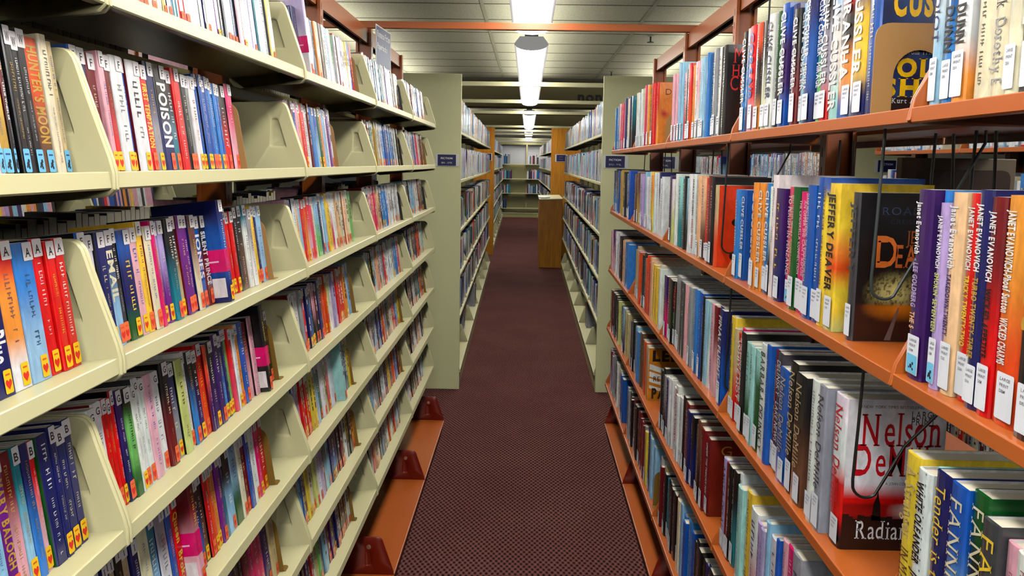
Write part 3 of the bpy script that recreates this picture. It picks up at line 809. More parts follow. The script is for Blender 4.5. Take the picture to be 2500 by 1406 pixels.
SEG = {   # titles printed in two colours
    'JANET EVANOVICH TRICKY TWENTY-TWO': [('JANET EVANOVICH', 'w'), ('TRICKY TWENTY-TWO', 'y')],
    'JANET EVANOVICH TURBO TWENTY-THREE': [('JANET EVANOVICH', 'w'), ('TURBO TWENTY-THREE', 'u')],
    'JANET EVANOVICH WICKED APPETITE': [('JANET EVANOVICH', 'w'), ('WICKED APPETITE', 'k')],
    'JANET EVANOVICH-PHOEF SUTTON WICKED CHARMS': [('JANET EVANOVICH-Phoef Sutton', 'w'), ('WICKED CHARMS', 'w')],
    "JANET EVANOVICH SMOKIN' SEVENTEEN": [('JANET EVANOVICH', 'w'), ("SMOKIN' SEVENTEEN", 'l')],
    'Janet Evanovich TAKEDOWN TWENTY': [('Janet Evanovich', 'w'), ('TAKEDOWN TWENTY', 'V')],
    'Janet Evanovich - LEE GOLDBERG THE S': [('Janet Evanovich', 'w'), ('- LEE GOLDBERG', 'm'), ('THE S', 'q')],
    'JANET EVANOVICH SIZZLING SI': [('JANET EVANOVICH', 's'), ('SIZZLING SI', 's')],
    'HARLAN COBEN  HOLD TIGHT': [('HARLAN COBEN', 'k'), ('HOLD TIGHT', 'r')],
    "PRIZZI'S MONEY": [("PRIZZI'S", 'r'), ('MONEY', 'g')],
    'JEFFERY DEAVER THE STEEL KISS': [('JEFFERY DEAVER', 'k'), ('THE STEEL KISS', 'k')],
    'WHITE OLEANDER . JANET FITCH': [('WHITE OLEANDER', 'k'), ('JANET FITCH', 'k')],
    'A Stranger IN MAYFAIR': [('A Stranger', 'e'), ('IN MAYFAIR', 'E')],
    'BARBARA DELINSKY LOOKING FOR PEYTON PLACE': [('BARBARA DELINSKY', 'T'), ('LOOKING FOR PEYTON PLACE', 't')],
    'DIANE MOTT DAVIDSON THE WHOLE ENCHILADA': [('DIANE MOTT DAVIDSON', 'w'), ('THE WHOLE ENCHILADA', 'w')],
    'JEFFERY DEAVER THE BLUE NOWHERE': [('JEFFERY DEAVER', 'n'), ('THE BLUE NOWHERE', 'n')],
    'CLIVE CUSSLER MEDUSA': [('CLIVE CUSSLER', 'w'), ('MEDUSA', 'w')],
    'CLIVE CUSSLER MIRAGE': [('CLIVE CUSSLER', 'w'), ('MIRAGE', 'w')],
    'JEFFERY': [('JEFFERY', 'A')], 'JEFFERY DEAVER': [('JEFFERY DEAVER', 'k')], 'CLIVE CUSSLER': [('CLIVE CUSSLER', 'w')], 'CLIVE  CUSSLER': [('CLIVE CUSSLER', 'n')], 'CUSSLER': [('CUSSLER', 'w')], 'FINAL FLIGHT': [('FINAL FLIGHT', 'w')],
    'FANNIE FLAGG': [('FANNIE FLAGG', 'c')], 'MATTHEW DUNN': [('MATTHEW DUNN', 'k')], 'PIRANHA': [('PIRANHA', 'w')], 'CORSAIR': [('CORSAIR', 'B')], 'CARO DIOT': [('CARO DIOT', 'n')], 'BEACH': [('BEACH', 'w')],
    "HUNTER'S MOON": [("HUNTER'S MOON", 'u')], 'PATRICIA CORNWELL': [('PATRICIA CORNWELL', 'r')], 'WHITE HOT': [('WHITE HOT', 'w')], 'TO PERISH IN PENZANCE': [('TO PERISH IN PENZANCE', 'w')],
    'BREATH, EYES, MEMORY EDWIDGE DANTICAT': [('BREATH, EYES, MEMORY', 'c'), ('EDWIDGE DANTICAT', 'l')], 'DELINSKY LAKE NEWS': [('DELINSKY', 'w'), ('LAKE NEWS', 'w')], 'THE CINDERELLA CONNECTION': [('THE CINDERELLA CONNECTION', 'p')], "AN OFFER SHE CAN'T REFUSE": [("AN OFFER SHE CAN'T REFUSE", 'p')],
    'Queen Broken': [('Queen', 'y'), ('Broken', 'y')],
    'Afternoon Walk Dorothy E': [('Afternoon Walk', 'A'), ('Dorothy E', 'a')],
    'MURDER LESLIE WHEELER': [('MURDER', 'q'), ('LESLIE WHEELER', 'w')],
}
SERIFS = ('Nelson', 'Afternoon', 'FANNIE', 'Tender', 'A Stranger', 'ANITA', 'Danielle', 'TO PERISH', 'DIANE', 'CARO', 'JEFFERY DEAVER THE BLUE', 'BREATH', 'DELINSKY', 'BARBARA')
DARKTXT = {'Nelson DeMille': 'E'}

def add_spine_text(mb, rng, title, t, h, x, cols, lowfree, topfree, sharp):
    """title down the spine (head of the letters to +Y), or, when it cannot be read in the photograph, just marks of ink"""
    zt = h - topfree; zb = lowfree
    mid = ink_at(cols, 0.55)
    if lum(mid) > 0.30:
        tc = LINP[rng.choice('knbRk')]
    else:
        tc = LINP[rng.choice('wwwcyu')]
    if title:
        segs = SEG.get(title) or [(title, None)]
        if title.startswith('Nelson'): segs = [(title, 'r' if lum(mid) > 0.6 else 'A' if lum(mid) > 0.2 else 'e')]
        ser = title.startswith(SERIFS)
        total = sum(max(3, len(a)) for a, _ in segs) + 1.2 * (len(segs) - 1)
        z = zt - 0.004
        avail = zt - zb - 0.006
        for txt, cc in segs:
            L = avail * max(3, len(txt)) / total
            hh = min(t * (0.74 if len(segs) > 1 else 0.76), 0.030)
            col = LINP[cc] if cc else tc
            fit_letters(mb, txt, (x, t * 0.5 - hh * 0.48, z), (0, 0, -1), (0, 1, 0), hh, L, col=col, bold=0.0 if ser else 0.034, serif=ser)
            z -= L + avail * 1.2 / total
        return
    if not sharp or t < 0.005: return
    z = zt - rng.uniform(0.004, 0.02)
    end1 = zb + (zt - zb) * rng.uniform(0.42, 0.6)
    size = t * rng.uniform(0.22, 0.44)
    yc = t * rng.uniform(0.46, 0.56)
    tc2 = mixc(tc, mid, rng.uniform(0.0, 0.35))
    for part in range(2):
        stop = end1 if part == 0 else zb + rng.uniform(0.004, 0.02)
        if part == 1:
            z = end1 - rng.uniform(0.006, 0.02)
            size = t * rng.uniform(0.16, 0.34)
            tc2 = mixc(tc, mid, rng.uniform(0, 0.4))
        while z > stop:                                   # one upright mark per unreadable letter
            lw = size * rng.uniform(0.3, 0.62)
            a = size * rng.uniform(0.34, 0.5)
            if rng.random() < 0.86:
                mb.face([(x, yc - a, z), (x, yc - a, z - lw * 0.35), (x, yc + a, z - lw * 0.35), (x, yc + a, z)], 0, tc2)
                if rng.random() < 0.6:
                    e = rng.choice((-a, a * 0.6, -a * 0.2))
                    mb.face([(x, yc + e, z - lw * 0.3), (x, yc + e, z - lw), (x, yc + e + a * 0.4, z - lw), (x, yc + e + a * 0.4, z - lw * 0.3)], 0, tc2)
            z -= lw * 1.25

def cover_mesh(mb, t, h, d, cols, hard, side=None):
    c = 0.0022 if hard else 0.0006
    if hard:
        out = [(-d, 0), (-0.0045, 0), (-0.0018, 0.06 * t), (0, 0.28 * t), (0.0007, 0.5 * t), (0, 0.72 * t), (-0.0018, 0.94 * t), (-0.0045, t), (-d, t)]
    else:
        r = min(0.0024, t * 0.24)
        out = [(-d, 0), (-r, 0), (-r * 0.3, r * 0.3), (0, r), (0, t - r), (-r * 0.3, t - r * 0.3), (-r, t), (-d, t)]
    inn = [(-d, c), (-0.005 if hard else -0.002, c), (-0.005 if hard else -0.002, t - c), (-d, t - c)]
    nz = 1 if len(cols) == 1 else 14
    n = len(out)
    for k in range(nz):
        z0, z1 = h * k / nz, h * (k + 1) / nz
        c0, c1 = ink_at(cols, k / nz), ink_at(cols, (k + 1) / nz)
        for i in range(n - 1):
            a, b = out[i], out[i + 1]
            q0, q1 = (side, side) if side and i in (0, n - 2) else (c0, c1)
            mb.face([(a[0], a[1], z0), (b[0], b[1], z0), (b[0], b[1], z1), (a[0], a[1], z1)], 0, [q0, q0, q1, q1])
    ci = (0.75, 0.72, 0.66)
    for i in range(3):
        a, b = inn[i], inn[i + 1]
        mb.face([(b[0], b[1], 0), (a[0], a[1], 0), (a[0], a[1], h), (b[0], b[1], h)], 0, ci)
    for z, rev in ((h, False), (0.0, True)):
        ct = ink_at(cols, z / h)
        for poly in ([out[0], out[1], inn[1], inn[0]], out[1:-1] + [inn[2], inn[1]], [out[-2], out[-1], inn[3], inn[2]]):
            p = [(q[0], q[1], z) for q in (poly[::-1] if rev else poly)]
            mb.face(p, 0, ct)
    return c, inn

def pages_mesh(t, h, d, hard):
    mb = MB()
    c = 0.0024 if hard else 0.0007
    o = 0.0035 if hard else 0.0008
    x1 = -0.005 if hard else -0.0021
    mb.box(-d + o, x1, c, t - c, o, h - o)
    return mb.mesh('page_block', PAGES)

HEART = [(0, -0.5), (-0.46, 0.0), (-0.5, 0.26), (-0.36, 0.45), (-0.18, 0.45), (0, 0.27), (0.18, 0.45), (0.36, 0.45), (0.5, 0.26), (0.46, 0.0)]
def rrect(y0, y1, z0, z1, r, x):
    p = round_poly([(y0, z0), (y1, z0), (y1, z1), (y0, z1)], r, 3)
    return [(x, a, b) for a, b in p]
def sticker_mesh(kind, t, x):
    """genre sticker at the foot of a paperback spine"""
    mb = MB()
    wd = min(0.0135, t - 0.0006)
    y1 = t - 0.0003 - max(0, (t - 0.016) * 0.25); y0 = y1 - wd
    zb, zt = 0.0035, 0.0315
    base = {'Y': (250, 200, 22), 'H': (248, 112, 62), 'U': (112, 192, 232)}[kind]
    mb.face(rrect(y0, y1, zb, zt, 0.0022, x), 0, lin(base))
    yc = (y0 + y1) / 2
    if kind in 'YH':
        s = wd * 0.78
        mb.face([(x + 0.0002, yc + p[0] * s, zb + 0.0105 + p[1] * 0.0125) for p in HEART], 0, lin((226, 44, 26)))
        mb.face([(x + 0.0002, yc + a * wd * 0.28, zt - b) for a, b in ((-1, 0.007), (1, 0.007), (1, 0.0048), (-1, 0.0048))], 0, lin((222, 96, 20)))
    else:
        blk = lin((14, 22, 40))
        mb.face([(x + 0.0002, yc + a * wd * 0.3, zt - b) for a, b in ((-1, 0.0075), (1, 0.0075), (1, 0.0055), (-1, 0.0055))], 0, lin((30, 70, 120)))
        for (ya, za, r) in ((0.12, 0.0155, 0.0026), (-0.02, 0.0115, 0.0034), (0.10, 0.0075, 0.0022), (-0.22, 0.0085, 0.0016)):
            mb.face([(x + 0.0002, yc + ya * wd + r * math.cos(q) * (0.8 if wd > 0.009 else 0.5), zb + za - 0.002 + r * math.sin(q)) for q in [2 * math.pi * i / 7 for i in range(7)]], 0, blk)
    return mb.mesh('genre_sticker', LABM, ink=True)

def letter_label(ch, t, h, x):
    mb = MB()
    wd = min(0.018, t - 0.0006)
    y1 = t - 0.0003; y0 = y1 - wd
    zt = h - 0.0005; zb = zt - 0.0225
    mb.face(rrect(y0, y1, zb, zt, 0.0015, x), 0, lin((234, 226, 224)))
    sz = 0.0112 / 0.73
    wl = text_width(ch, 0.01, True) * sz
    sx = min(1.0, wd * 0.7 / wl)
    letters(mb, ch, (x + 0.0002, (y0 + y1) / 2 - wl * sx / 2 + 0.0004, zb + 0.0045), (0, 1, 0), (0, 0, 1), sz, sx, col=lin((22, 16, 30)), bold=0.01, serif=True)
    return mb.mesh('letter_label', LABM, ink=True)

def spine_label(rng, t, x, near, tall, with_u):
    """white call-number label at the foot of a hardcover spine"""
    mb = MB()
    wd = t - 0.003 if t < 0.03 else min(t - 0.004, 0.030)
    y1 = t - 0.0015; y0 = y1 - wd
    zb = 0.007; zt = zb + tall
    mb.face(rrect(y0, y1, zb, zt, 0.0022, x), 0, lin((234, 234, 238)))
    grey = lin((120, 122, 128))
    z = zt - 0.0085
    words_ = ['LARGE', 'PRINT', rng.choice(['CUS', 'EVA', 'DEA', 'DEM', 'DUN'])]
    for i, wtx in enumerate(words_):
        L = wd * 0.62 if i < 2 else wd * 0.36
        if near and wd > 0.012:
            fit_letters(mb, wtx, (x + 0.0003, y0 + wd * 0.2, z), (0, 1, 0), (0, 0, 1), 0.0036, L, col=grey, bold=0.012)
        else:
            mb.face([(x + 0.0003, y0 + wd * 0.2, z), (x + 0.0003, y0 + wd * 0.2 + L, z), (x + 0.0003, y0 + wd * 0.2 + L, z + 0.0028), (x + 0.0003, y0 + wd * 0.2, z + 0.0028)], 0, grey)
        z -= 0.0068
    if with_u:
        yc = (y0 + y1) / 2; q = 0.008
        mb.face(rrect(yc - wd * 0.44, yc + wd * 0.44, zb + 0.001, zb + 0.026, 0.0025, x + 0.0003), 0, lin((118, 200, 236)))
        blk = lin((16, 24, 44))
        for (ya, za, r) in ((0.1, 0.0155, 0.0022), (-0.05, 0.0115, 0.003), (0.12, 0.008, 0.002), (-0.2, 0.009, 0.0016)):
            mb.face([(x + 0.0006, yc + ya * wd + r * math.cos(a), zb + za - 0.001 + r * math.sin(a)) for a in [2 * math.pi * i / 7 for i in range(7)]], 0, blk)
    return mb.mesh('spine_label', LABM, ink=True)

# ---- covers that face the reader -------------------------------------------------------
def grid_art(mb, y, d, h, fn, nx=22, nz=30):
    """cover picture as an ink grid on the plane y; u from the spine edge to the fore edge, v from the foot up"""
    for i in range(nx):
        for j in range(nz):
            q = [(i / nx, j / nz), ((i + 1) / nx, j / nz), ((i + 1) / nx, (j + 1) / nz), (i / nx, (j + 1) / nz)]
            mb.face([(-d + 0.001 + (d - 0.006) * (1 - u), y, 0.001 + (h - 0.002) * v) for u, v in q], 0, [fn(u, v) for u, v in q])
def front_cover(key, t, h, d):
    """printed front board of a face-out book. In the book's own axes the front is at y = t and reads towards -X"""
    mb = MB()
    y = t + 0.0004
    W = d - 0.006
    rng = random.Random(key)
    def T(txt, u, v, hh, wd, col, serif=False, bold=0.02):
        fit_letters(mb, txt, (-0.005 - W * u, y + 0.0003, h * v), (-1, 0, 0), (0, 0, 1), hh, wd, col=col, serif=serif, bold=bold)
    def P(pts, col):
        mb.face([(-0.005 - W * u, y + 0.0002, h * v) for u, v in pts], 0, col)
    k = LINP
    if key == 'DEAVER':
        nz_ = {}
        def fn(u, v):
            r = math.hypot((u - 0.42) / 0.36, (v - 0.33) / 0.16)
            c = lin((12, 11, 13))
            if v > 0.24:
                g = max(0, 1 - r)
                c = mixc(c, lin((250, 226, 140)), g ** 1.2)
                if g > 0.05 and rng.random() < 0.42 - 0.3 * g: c = mixc(c, lin((22, 16, 8)), 0.8)
            else:
                g = max(0, 1 - math.hypot((u - 0.45) / 0.4, (v - 0.23) / 0.1))
                c = mixc(lin((46, 20, 14)), lin((246, 132, 20)), g)
                if v < 0.1: c = mixc(c, lin((16, 9, 9)), 1 - v / 0.1)
            return c
        grid_art(mb, y, d, h, fn, 34, 46)
        P([(0.46, 0.235), (0.475, 0.235), (0.40, 0.01), (0.33, 0.01)], lin((120, 92, 88)))
        T('ROADSIDE', 0.22, 0.855, 0.013, W * 0.7, lin((48, 58, 86)), True, 0.0)
        T('CROSSES', 0.32, 0.795, 0.008, W * 0.5, lin((30, 36, 56)), True, 0.0)
        T('JEFFERY', 0.50, 0.665, 0.022, W * 0.52, lin((150, 76, 30)), True, 0.0)
        T('D', 0.19, 0.505, 0.053, W * 0.25, lin((222, 112, 44)), True, 0.01)
        T('EAVER', 0.40, 0.505, 0.040, W * 0.62, lin((206, 100, 40)), True, 0.01)
    elif key == 'RADIANT':
        def fn(u, v):
            if v > 0.44: return lin((226, 222, 226))
            if v > 0.30:
                f = (v - 0.30) / 0.14
                c = mixc(lin((214, 10, 10)), lin((226, 214, 220)), max(0, f * 1.6 - 0.6))
                return c
            g = max(0, 1 - math.hypot((u - 0.72) / 0.25, (v - 0.27) / 0.09))
            c = mixc(lin((150, 8, 10)), lin((238, 216, 206)), g)
            return mixc(lin((24, 6, 8)), c, min(1, max(0, (v - 0.16) / 0.08)))
        grid_art(mb, y, d, h, fn, 18, 50)
        sky = lin((10, 6, 9))
        u = 0.0
        while u < 1:
            wd = rng.uniform(0.03, 0.07); hh = 0.205 + rng.uniform(0.0, 0.035)
            P([(u, 0.0), (min(1, u + wd), 0.0), (min(1, u + wd), hh), (u, hh)], sky); u += wd
        P([(0.30, 0.2), (0.40, 0.2), (0.385, 0.31), (0.365, 0.36), (0.352, 0.42), (0.345, 0.36), (0.315, 0.31)], sky)
        red = lin((196, 14, 26))
        T('#1 NEW YORK TIMES BESTSELLING AUTHOR', 0.10, 0.945, 0.005, W * 0.86, lin((70, 66, 74)), False, 0.0)
        T('N', 0.14, 0.70, 0.064, W * 0.21, red, True, 0.01)
        T('elson', 0.38, 0.70, 0.060, W * 0.6, red, True, 0.005)
        T('D', 0.08, 0.50, 0.056, W * 0.2, red, True, 0.01)
        T('eMille', 0.31, 0.50, 0.056, W * 0.68, red, True, 0.005)
        T('LARGE', 0.64, 0.885, 0.012, W * 0.25, lin((34, 30, 38)), True, 0.0)
        T('PRINT', 0.64, 0.84, 0.012, W * 0.25, lin((34, 30, 38)), True, 0.0)
        T('A JOHN COREY NOVEL', 0.42, 0.44, 0.005, W * 0.4, lin((90, 60, 60)), False, 0.0)
        T('Radiant', 0.14, 0.075, 0.034, W * 0.66, lin((236, 232, 234)), True, 0.0)
    elif key == 'SHIFT':
        def fn(u, v):
            n_ = 0.5 + 0.5 * math.sin(9 * u + 7 * v) * math.sin(13 * v - 4 * u)
            return mixc(lin((8, 22, 70)), lin((28, 84, 146)), n_ * min(1, 0.3 + u))
        grid_art(mb, y, d, h, fn)
        for i in range(60):
            cu, cv = 0.35 + rng.uniform(-0.2, 0.25), 0.44 + rng.uniform(-0.05, 0.05)
            s = rng.uniform(0.004, 0.015)
            P([(cu, cv), (cu + s, cv + s), (cu + 2 * s, cv), (cu + s, cv - s * 0.6)], mixc(lin((214, 228, 240)), lin((20, 50, 100)), rng.random()))
        yel = lin((244, 188, 10))
        T('CLIVE', 0.10, 0.82, 0.03, W * 0.8, yel, True, 0.05)
        T('CUSSLER', 0.10, 0.60, 0.040, W * 0.88, yel, True, 0.05)
        T('a novel from THE NUMA FILES', 0.02, 0.365, 0.008, W * 0.9, lin((220, 230, 240)), True, 0.01)
        T('POLAR', 0.01, 0.235, 0.026, W * 0.95, yel, True, 0.05)
        T('SHIFT', 0.04, 0.115, 0.026, W * 0.9, yel, True, 0.05)
        P([(0, 0.0), (1, 0.0), (1, 0.105), (0, 0.105)], lin((10, 10, 16)))
        T('A Kurt Austin Adventure', 0.06, 0.07, 0.008, W * 0.85, lin((226, 230, 236)), True, 0.0)
    elif key == 'CLARK':
        def fn(u, v):
            g = max(0, 1 - math.hypot((u - 0.45) / 0.3, (v - 0.28) / 0.2))
            c = mixc(lin((13, 12, 14)), lin((92, 38, 16)), g)
            return c
        grid_art(mb, y, d, h, fn)
        red = lin((232, 52, 48))
        T('MARY', 0.10, 0.80, 0.044, W * 0.8, red, True, 0.0)
        T('HIGGINS', 0.08, 0.655, 0.032, W * 0.84, red, True, 0.0)
        T('CLARK', 0.06, 0.50, 0.040, W * 0.86, red, True, 0.0)
        T('THE', 0.26, 0.36, 0.026, W * 0.5, lin((238, 232, 226)), True, 0.0)
        for cu in (0.30, 0.40, 0.48):
            P([(cu, 0.17), (cu + 0.02, 0.17), (cu + 0.02, 0.25), (cu, 0.25)], lin((120, 40, 24)))
            P([(cu - 0.005, 0.25), (cu + 0.025, 0.25), (cu + 0.01, 0.295)], lin((250, 214, 130)))
    elif key == 'ORANGE':
        def fn(u, v):
            g = max(0, 1 - abs(v - 0.5) / 0.1) * (0.5 + 0.5 * math.sin(17 * u + 11 * v))
            return mixc(lin((240, 134, 40)), lin((196, 24, 38)), g)
        grid_art(mb, y, d, h, fn)
        T('DA', 0.16, 0.80, 0.026, W * 0.4, lin((110, 52, 16)), True, 0.0)
        T('A', 0.36, 0.22, 0.02, W * 0.3, lin((90, 24, 16)), True, 0.0)
        T('L', 0.38, 0.06, 0.024, W * 0.3, lin((90, 24, 16)), True, 0.0)
    elif key == 'RED':
        grid_art(mb, y, d, h, lambda u, v: lin((234, 58, 14)), 2, 2)
        def blob(cu, cv, ru, rv, col):
            P([(cu + ru * math.cos(a), cv + rv * math.sin(a)) for a in [2 * math.pi * i / 18 for i in range(18)]], col)
        blob(0.62, 0.66, 0.2, 0.07, lin((186, 206, 60)))
        blob(0.46, 0.55, 0.2, 0.06, k['k'])
        blob(0.74, 0.48, 0.18, 0.06, lin((186, 206, 60)))
        blob(0.60, 0.34, 0.2, 0.08, k['k'])
        blob(0.52, 0.14, 0.28, 0.09, k['k'])
        mb.face([(-0.005 - W * (0.66 + 0.13 * math.cos(a)), y + 0.0004, h * (0.16 + 0.05 * math.sin(a))) for a in [2 * math.pi * i / 16 for i in range(16)]], 0, lin((236, 206, 186)))
        blob(0.80, 0.83, 0.1, 0.05, lin((200, 196, 190)))
    elif key == 'REACHER':
        br = lin((206, 124, 22))
        grid_art(mb, y, d, h, lambda u, v: br, 2, 2)
        for v0, v1, v2, v3 in ((0.72, 0.62, 0.50, 0.60), (0.58, 0.48, 0.40, 0.46), (0.45, 0.36, 0.28, 0.36), (0.32, 0.24, 0.16, 0.24)):
            P([(0.02, v0 - 0.02), (0.9, v1 - 0.1), (0.9, v2 - 0.08), (0.02, v3)], lin((232, 228, 220)))
        blk = k['k']
        T('LEE', 0.10, 0.76, 0.045, W * 0.8, blk, False, 0.05)
        T('JACK', 0.45, 0.48, 0.016, W * 0.4, blk, False, 0.0)
        T('REACHER', 0.14, 0.37, 0.022, W * 0.8, blk, False, 0.01)
        T('PAST', 0.10, 0.05, 0.042, W * 0.8, blk, False, 0.06)
    elif key == 'RINGS':
        grid_art(mb, y, d, h, lambda u, v: mixc(lin((14, 34, 96)), lin((16, 12, 14)), max(0, min(1, (v - 0.45) * 3))) if v > 0.2 else lin((12, 12, 16)), 4, 14)
        cr = lin((222, 214, 150))
        for cv in (0.78, 0.60):
            for i in range(28):
                a, b = 2 * math.pi * i / 28, 2 * math.pi * (i + 1) / 28
                P([(0.3 + 0.26 * math.cos(a), cv + 0.085 * math.sin(a)), (0.3 + 0.26 * math.cos(b), cv + 0.085 * math.sin(b)), (0.3 + 0.19 * math.cos(b), cv + 0.062 * math.sin(b)), (0.3 + 0.19 * math.cos(a), cv + 0.062 * math.sin(a))], cr)
        T('E', 0.12, 0.22, 0.03, W * 0.3, cr, False, 0.0)
    elif key == 'TUSCAN':
        grid_art(mb, y, d, h, lambda u, v: lin((116, 26, 14)), 2, 2)
        T('G', 0.2, 0.8, 0.03, W * 0.3, lin((206, 140, 60)), True, 0.0)
        f = lin((198, 128, 66))
        for a, b, c_, e in ((0.3, 0.32, 0.3, 0.7), (0.78, 0.8, 0.3, 0.7), (0.3, 0.8, 0.3, 0.312), (0.3, 0.8, 0.688, 0.7)):
            P([(a, c_), (b, c_), (b, e), (a, e)], f)
    return mb.mesh('front_cover', HBK, ink=True)
FACES = {('R2.1', 'JEFFERY'): 'DEAVER', ('R3.1', 'Nelson DeMille'): 'RADIANT', ('R1.1', ''): 'SHIFT', ('R1.2', ''): 'CLARK', ('R1.3', ''): 'ORANGE', ('R2.2', ''): 'RED', ('R4.3', ''): 'REACHER',
         ('R4.2', ''): 'RINGS', ('R4.2', 'UNDER THE TUSCAN SUN'): 'TUSCAN'}
FACEWORD = {'DEAVER': 'black hardcover with a night road and lit trees on its front', 'RADIANT': 'white and red hardcover with a black skyline on its front', 'SHIFT': 'navy hardcover with yellow block letters behind the big tan bookend',
            'CLARK': 'black hardcover with red capitals and candle flames on its front', 'ORANGE': 'orange hardcover with a red smudge across its front', 'RED': 'bright red hardcover with round black shapes on its front',
            'REACHER': 'brown hardcover with slanting white rays and black capitals on its front', 'RINGS': 'navy hardcover with two cream rings on its front', 'TUSCAN': 'dark brick red hardcover with a thin gold frame on its front'}

# ---- read the shelves -------------------------------------------------------------------
SPECS = []
rng0 = random.Random(11)
def split_wide(t, lim, unit, r):
    if t <= lim: return [t]
    n = max(2, round(t / unit))
    ws = [r.uniform(0.7, 1.3) for _ in range(n)]
    s = sum(ws)
    return [t * q / s for q in ws]
NEAR = {'w': 'wwwwcsa', 's': 'sswwB', 'k': 'kkknRkA', 'b': 'bbnBs', 'n': 'nnkb', 'r': 'rrRO', 'p': 'ppwP', 'e': 'eceu', 'a': 'aawA', 'c': 'ccwe'}
for key, rowtxt in ROWS.items():
    side, row, bay = key[0], int(key[1]), int(key[3])
    y = (S0 if side == 'L' else S0R) + (bay - 1) * BAY
    for tok in rowtxt.split(';'):
        f = tok.split('/')
        g, t, hh, cols, fl = int(f[0]) * 1e-4, int(f[1]) * 1e-4, int(f[2]) * 1e-3, f[3], f[4]
        title = f[5] if len(f) > 5 else ''
        y += g
        if side == 'L':
            trade = 'T' in fl[2:]
            parts = [t]
            if trade and t > 0.026: parts = [0.022] + split_wide(t - 0.022, 0.034, 0.026, rng0)
            elif t > 0.042: parts = split_wide(t, 0.042, 0.027, rng0)
        else:
            lim = 0.06 if bay <= 1 else 0.056
            parts = split_wide(t, lim, 0.037 if bay <= 2 else 0.042, rng0)
            if 'F' in fl and len(parts) > 1: parts = [t - 0.034, 0.034] if False else [0.034] + split_wide(t - 0.034, 0.05, 0.036, rng0)
        yy = y
        for i, pt in enumerate(parts):
            c2 = cols
            if i > 0:
                c2 = rng0.choice(NEAR.get(cols[-1], cols)) + (cols[-1] if rng0.random() < 0.3 else '')
            sp = dict(side=side, row=row, bay=bay, y=yy, t=pt - 0.0006, h=hh, cols=c2, title=title if i == 0 else '', key=key)
            if side == 'L':
                sp['letter'] = fl[0] if fl[0] not in '-' else ''
                sp['stick'] = fl[1] if fl[1] in 'YHU' else ''
                sp['trade'] = trade and i == 0
                sp['ptag'] = 'P' in fl[2:] and i == 0
                if i > 0: sp['letter'] = fl[0] if fl[0] != '-' else ''
            else:
                sp['label'] = 'L' in fl
                sp['u'] = 'U' in fl
                sp['face'] = FACES.get((key, title)) if ('F' in fl and i == 0) else None
            SPECS.append(sp)
            yy += pt
        y += t
# the two farther paperback bays: colour order as in the photograph, thickness made up
FARL = {
 '1.3': 'R p p b b k s k s e m w w s k w R k', '2.3': 'R R T e w w B b b b b w k', '3.3': 'R V p P P q k B B w w w w a w', '4.3': 'a w k w q E w r w w w a B M',
 '5.3': 'k R w k s n V r w a k w r r b y', '6.3': 'w w s a k w k y k O b k', '7.3': 'k k a r q w k b n w r w k r s w',
 '1.4': 'w s w p R w n b w V p', '2.4': 'w V w w a b p w k E', '3.4': 'w w k s s q w R k k', '4.4': 'T k k w k V O r w t', '5.4': 'k k R k w k T O k', '6.4': 'k w k k w k q w k', '7.4': 'n k w k k E k w k w'}
for kk, seq in FARL.items():
    row, bay = int(kk[0]), int(kk[2])
    y = S0 + (bay - 1) * BAY + 0.0095
    seq = seq.split()
    end = y + (0.78 if bay == 3 else 0.72)
    per = (end - y) / len(seq)
    for c_ in seq:
        n_ = max(1, round(per / 0.024))
        for i in range(n_):
            t = per / n_
            cc = c_ if i == 0 else rng0.choice(NEAR.get(c_, c_))
            SPECS.append(dict(side='L', row=row, bay=bay, y=y, t=t - 0.0006, h=0, cols=cc, title='', key='L%d.%d' % (row, bay), letter='N', stick=rng0.choice('YHH') if rng0.random() < 0.55 else '', trade=False, ptag=False))
            y += t
for (side, row, bay) in sorted({(s['side'], s['row'], s['bay']) for s in SPECS if s['side'] == 'L' and s['bay'] in (1, 2)}):
    y0 = S0 + (bay - 1) * BAY + 0.0095
    first = min(s['y'] for s in SPECS if s['key'] == 'L%d.%d' % (row, bay))
    lead = [s for s in SPECS if s['key'] == 'L%d.%d' % (row, bay) and s['y'] == first][0]
    gap = first - y0 - 0.001
    if gap < 0.012: continue
    for t in split_wide(gap, 0.03, 0.024, rng0):
        SPECS.append(dict(side='L', row=row, bay=bay, y=y0, t=t - 0.0008, h=0, cols=rng0.choice('wwckRnpb'), title='', key=lead['key'], letter=lead['letter'], stick=rng0.choice('YH'), trade=False, ptag=False))
        y0 += t
for sp in SPECS:
    r = random.Random(hash((sp['key'][0] == 'L', sp['row'] * 977 + sp['bay'] * 131, int(sp['y'] * 1e4))) & 0xffffff)
    sp['seed'] = r.random()
    if sp['side'] == 'L':
        sp['hh'] = sp['h'] or (0.197 if sp.get('trade') else 0.1745 + r.uniform(-0.006, 0.005))
        sp['d'] = 0.128 if sp.get('trade') else 0.106
        sp['x'] = -0.5965 + r.uniform(-0.003, 0.0045) + (0.026 if sp.get('trade') else 0)
        sp['z'] = ZL[sp['row'] - 1]
        if sp['row'] == 1 and sp['bay'] > 2: sp['z'] = ZL[0]
    else:
        sp['hh'] = sp['h'] or r.uniform(0.222, 0.25)
        sp['hh'] = min(sp['hh'], 0.268)
        sp['d'] = 0.150 + (sp['hh'] - 0.23) * 0.4 + r.uniform(-0.004, 0.004)
        sp['x'] = 0.518 + r.uniform(-0.004, 0.009) + (0.004 if sp['t'] < 0.02 else 0)
        sp['z'] = ZR[sp['row'] - 1]
    dist = math.hypot(sp['x'], sp['y'] + 0.02, sp['z'] - CAM_H)
    sp['score'] = sp['t'] * sp['hh'] / dist ** 2 * (abs(sp['x']) / dist)
    vis = 1
    if sp['y'] < 0.8: vis = 0.5
    sp['score'] *= vis
order = {}
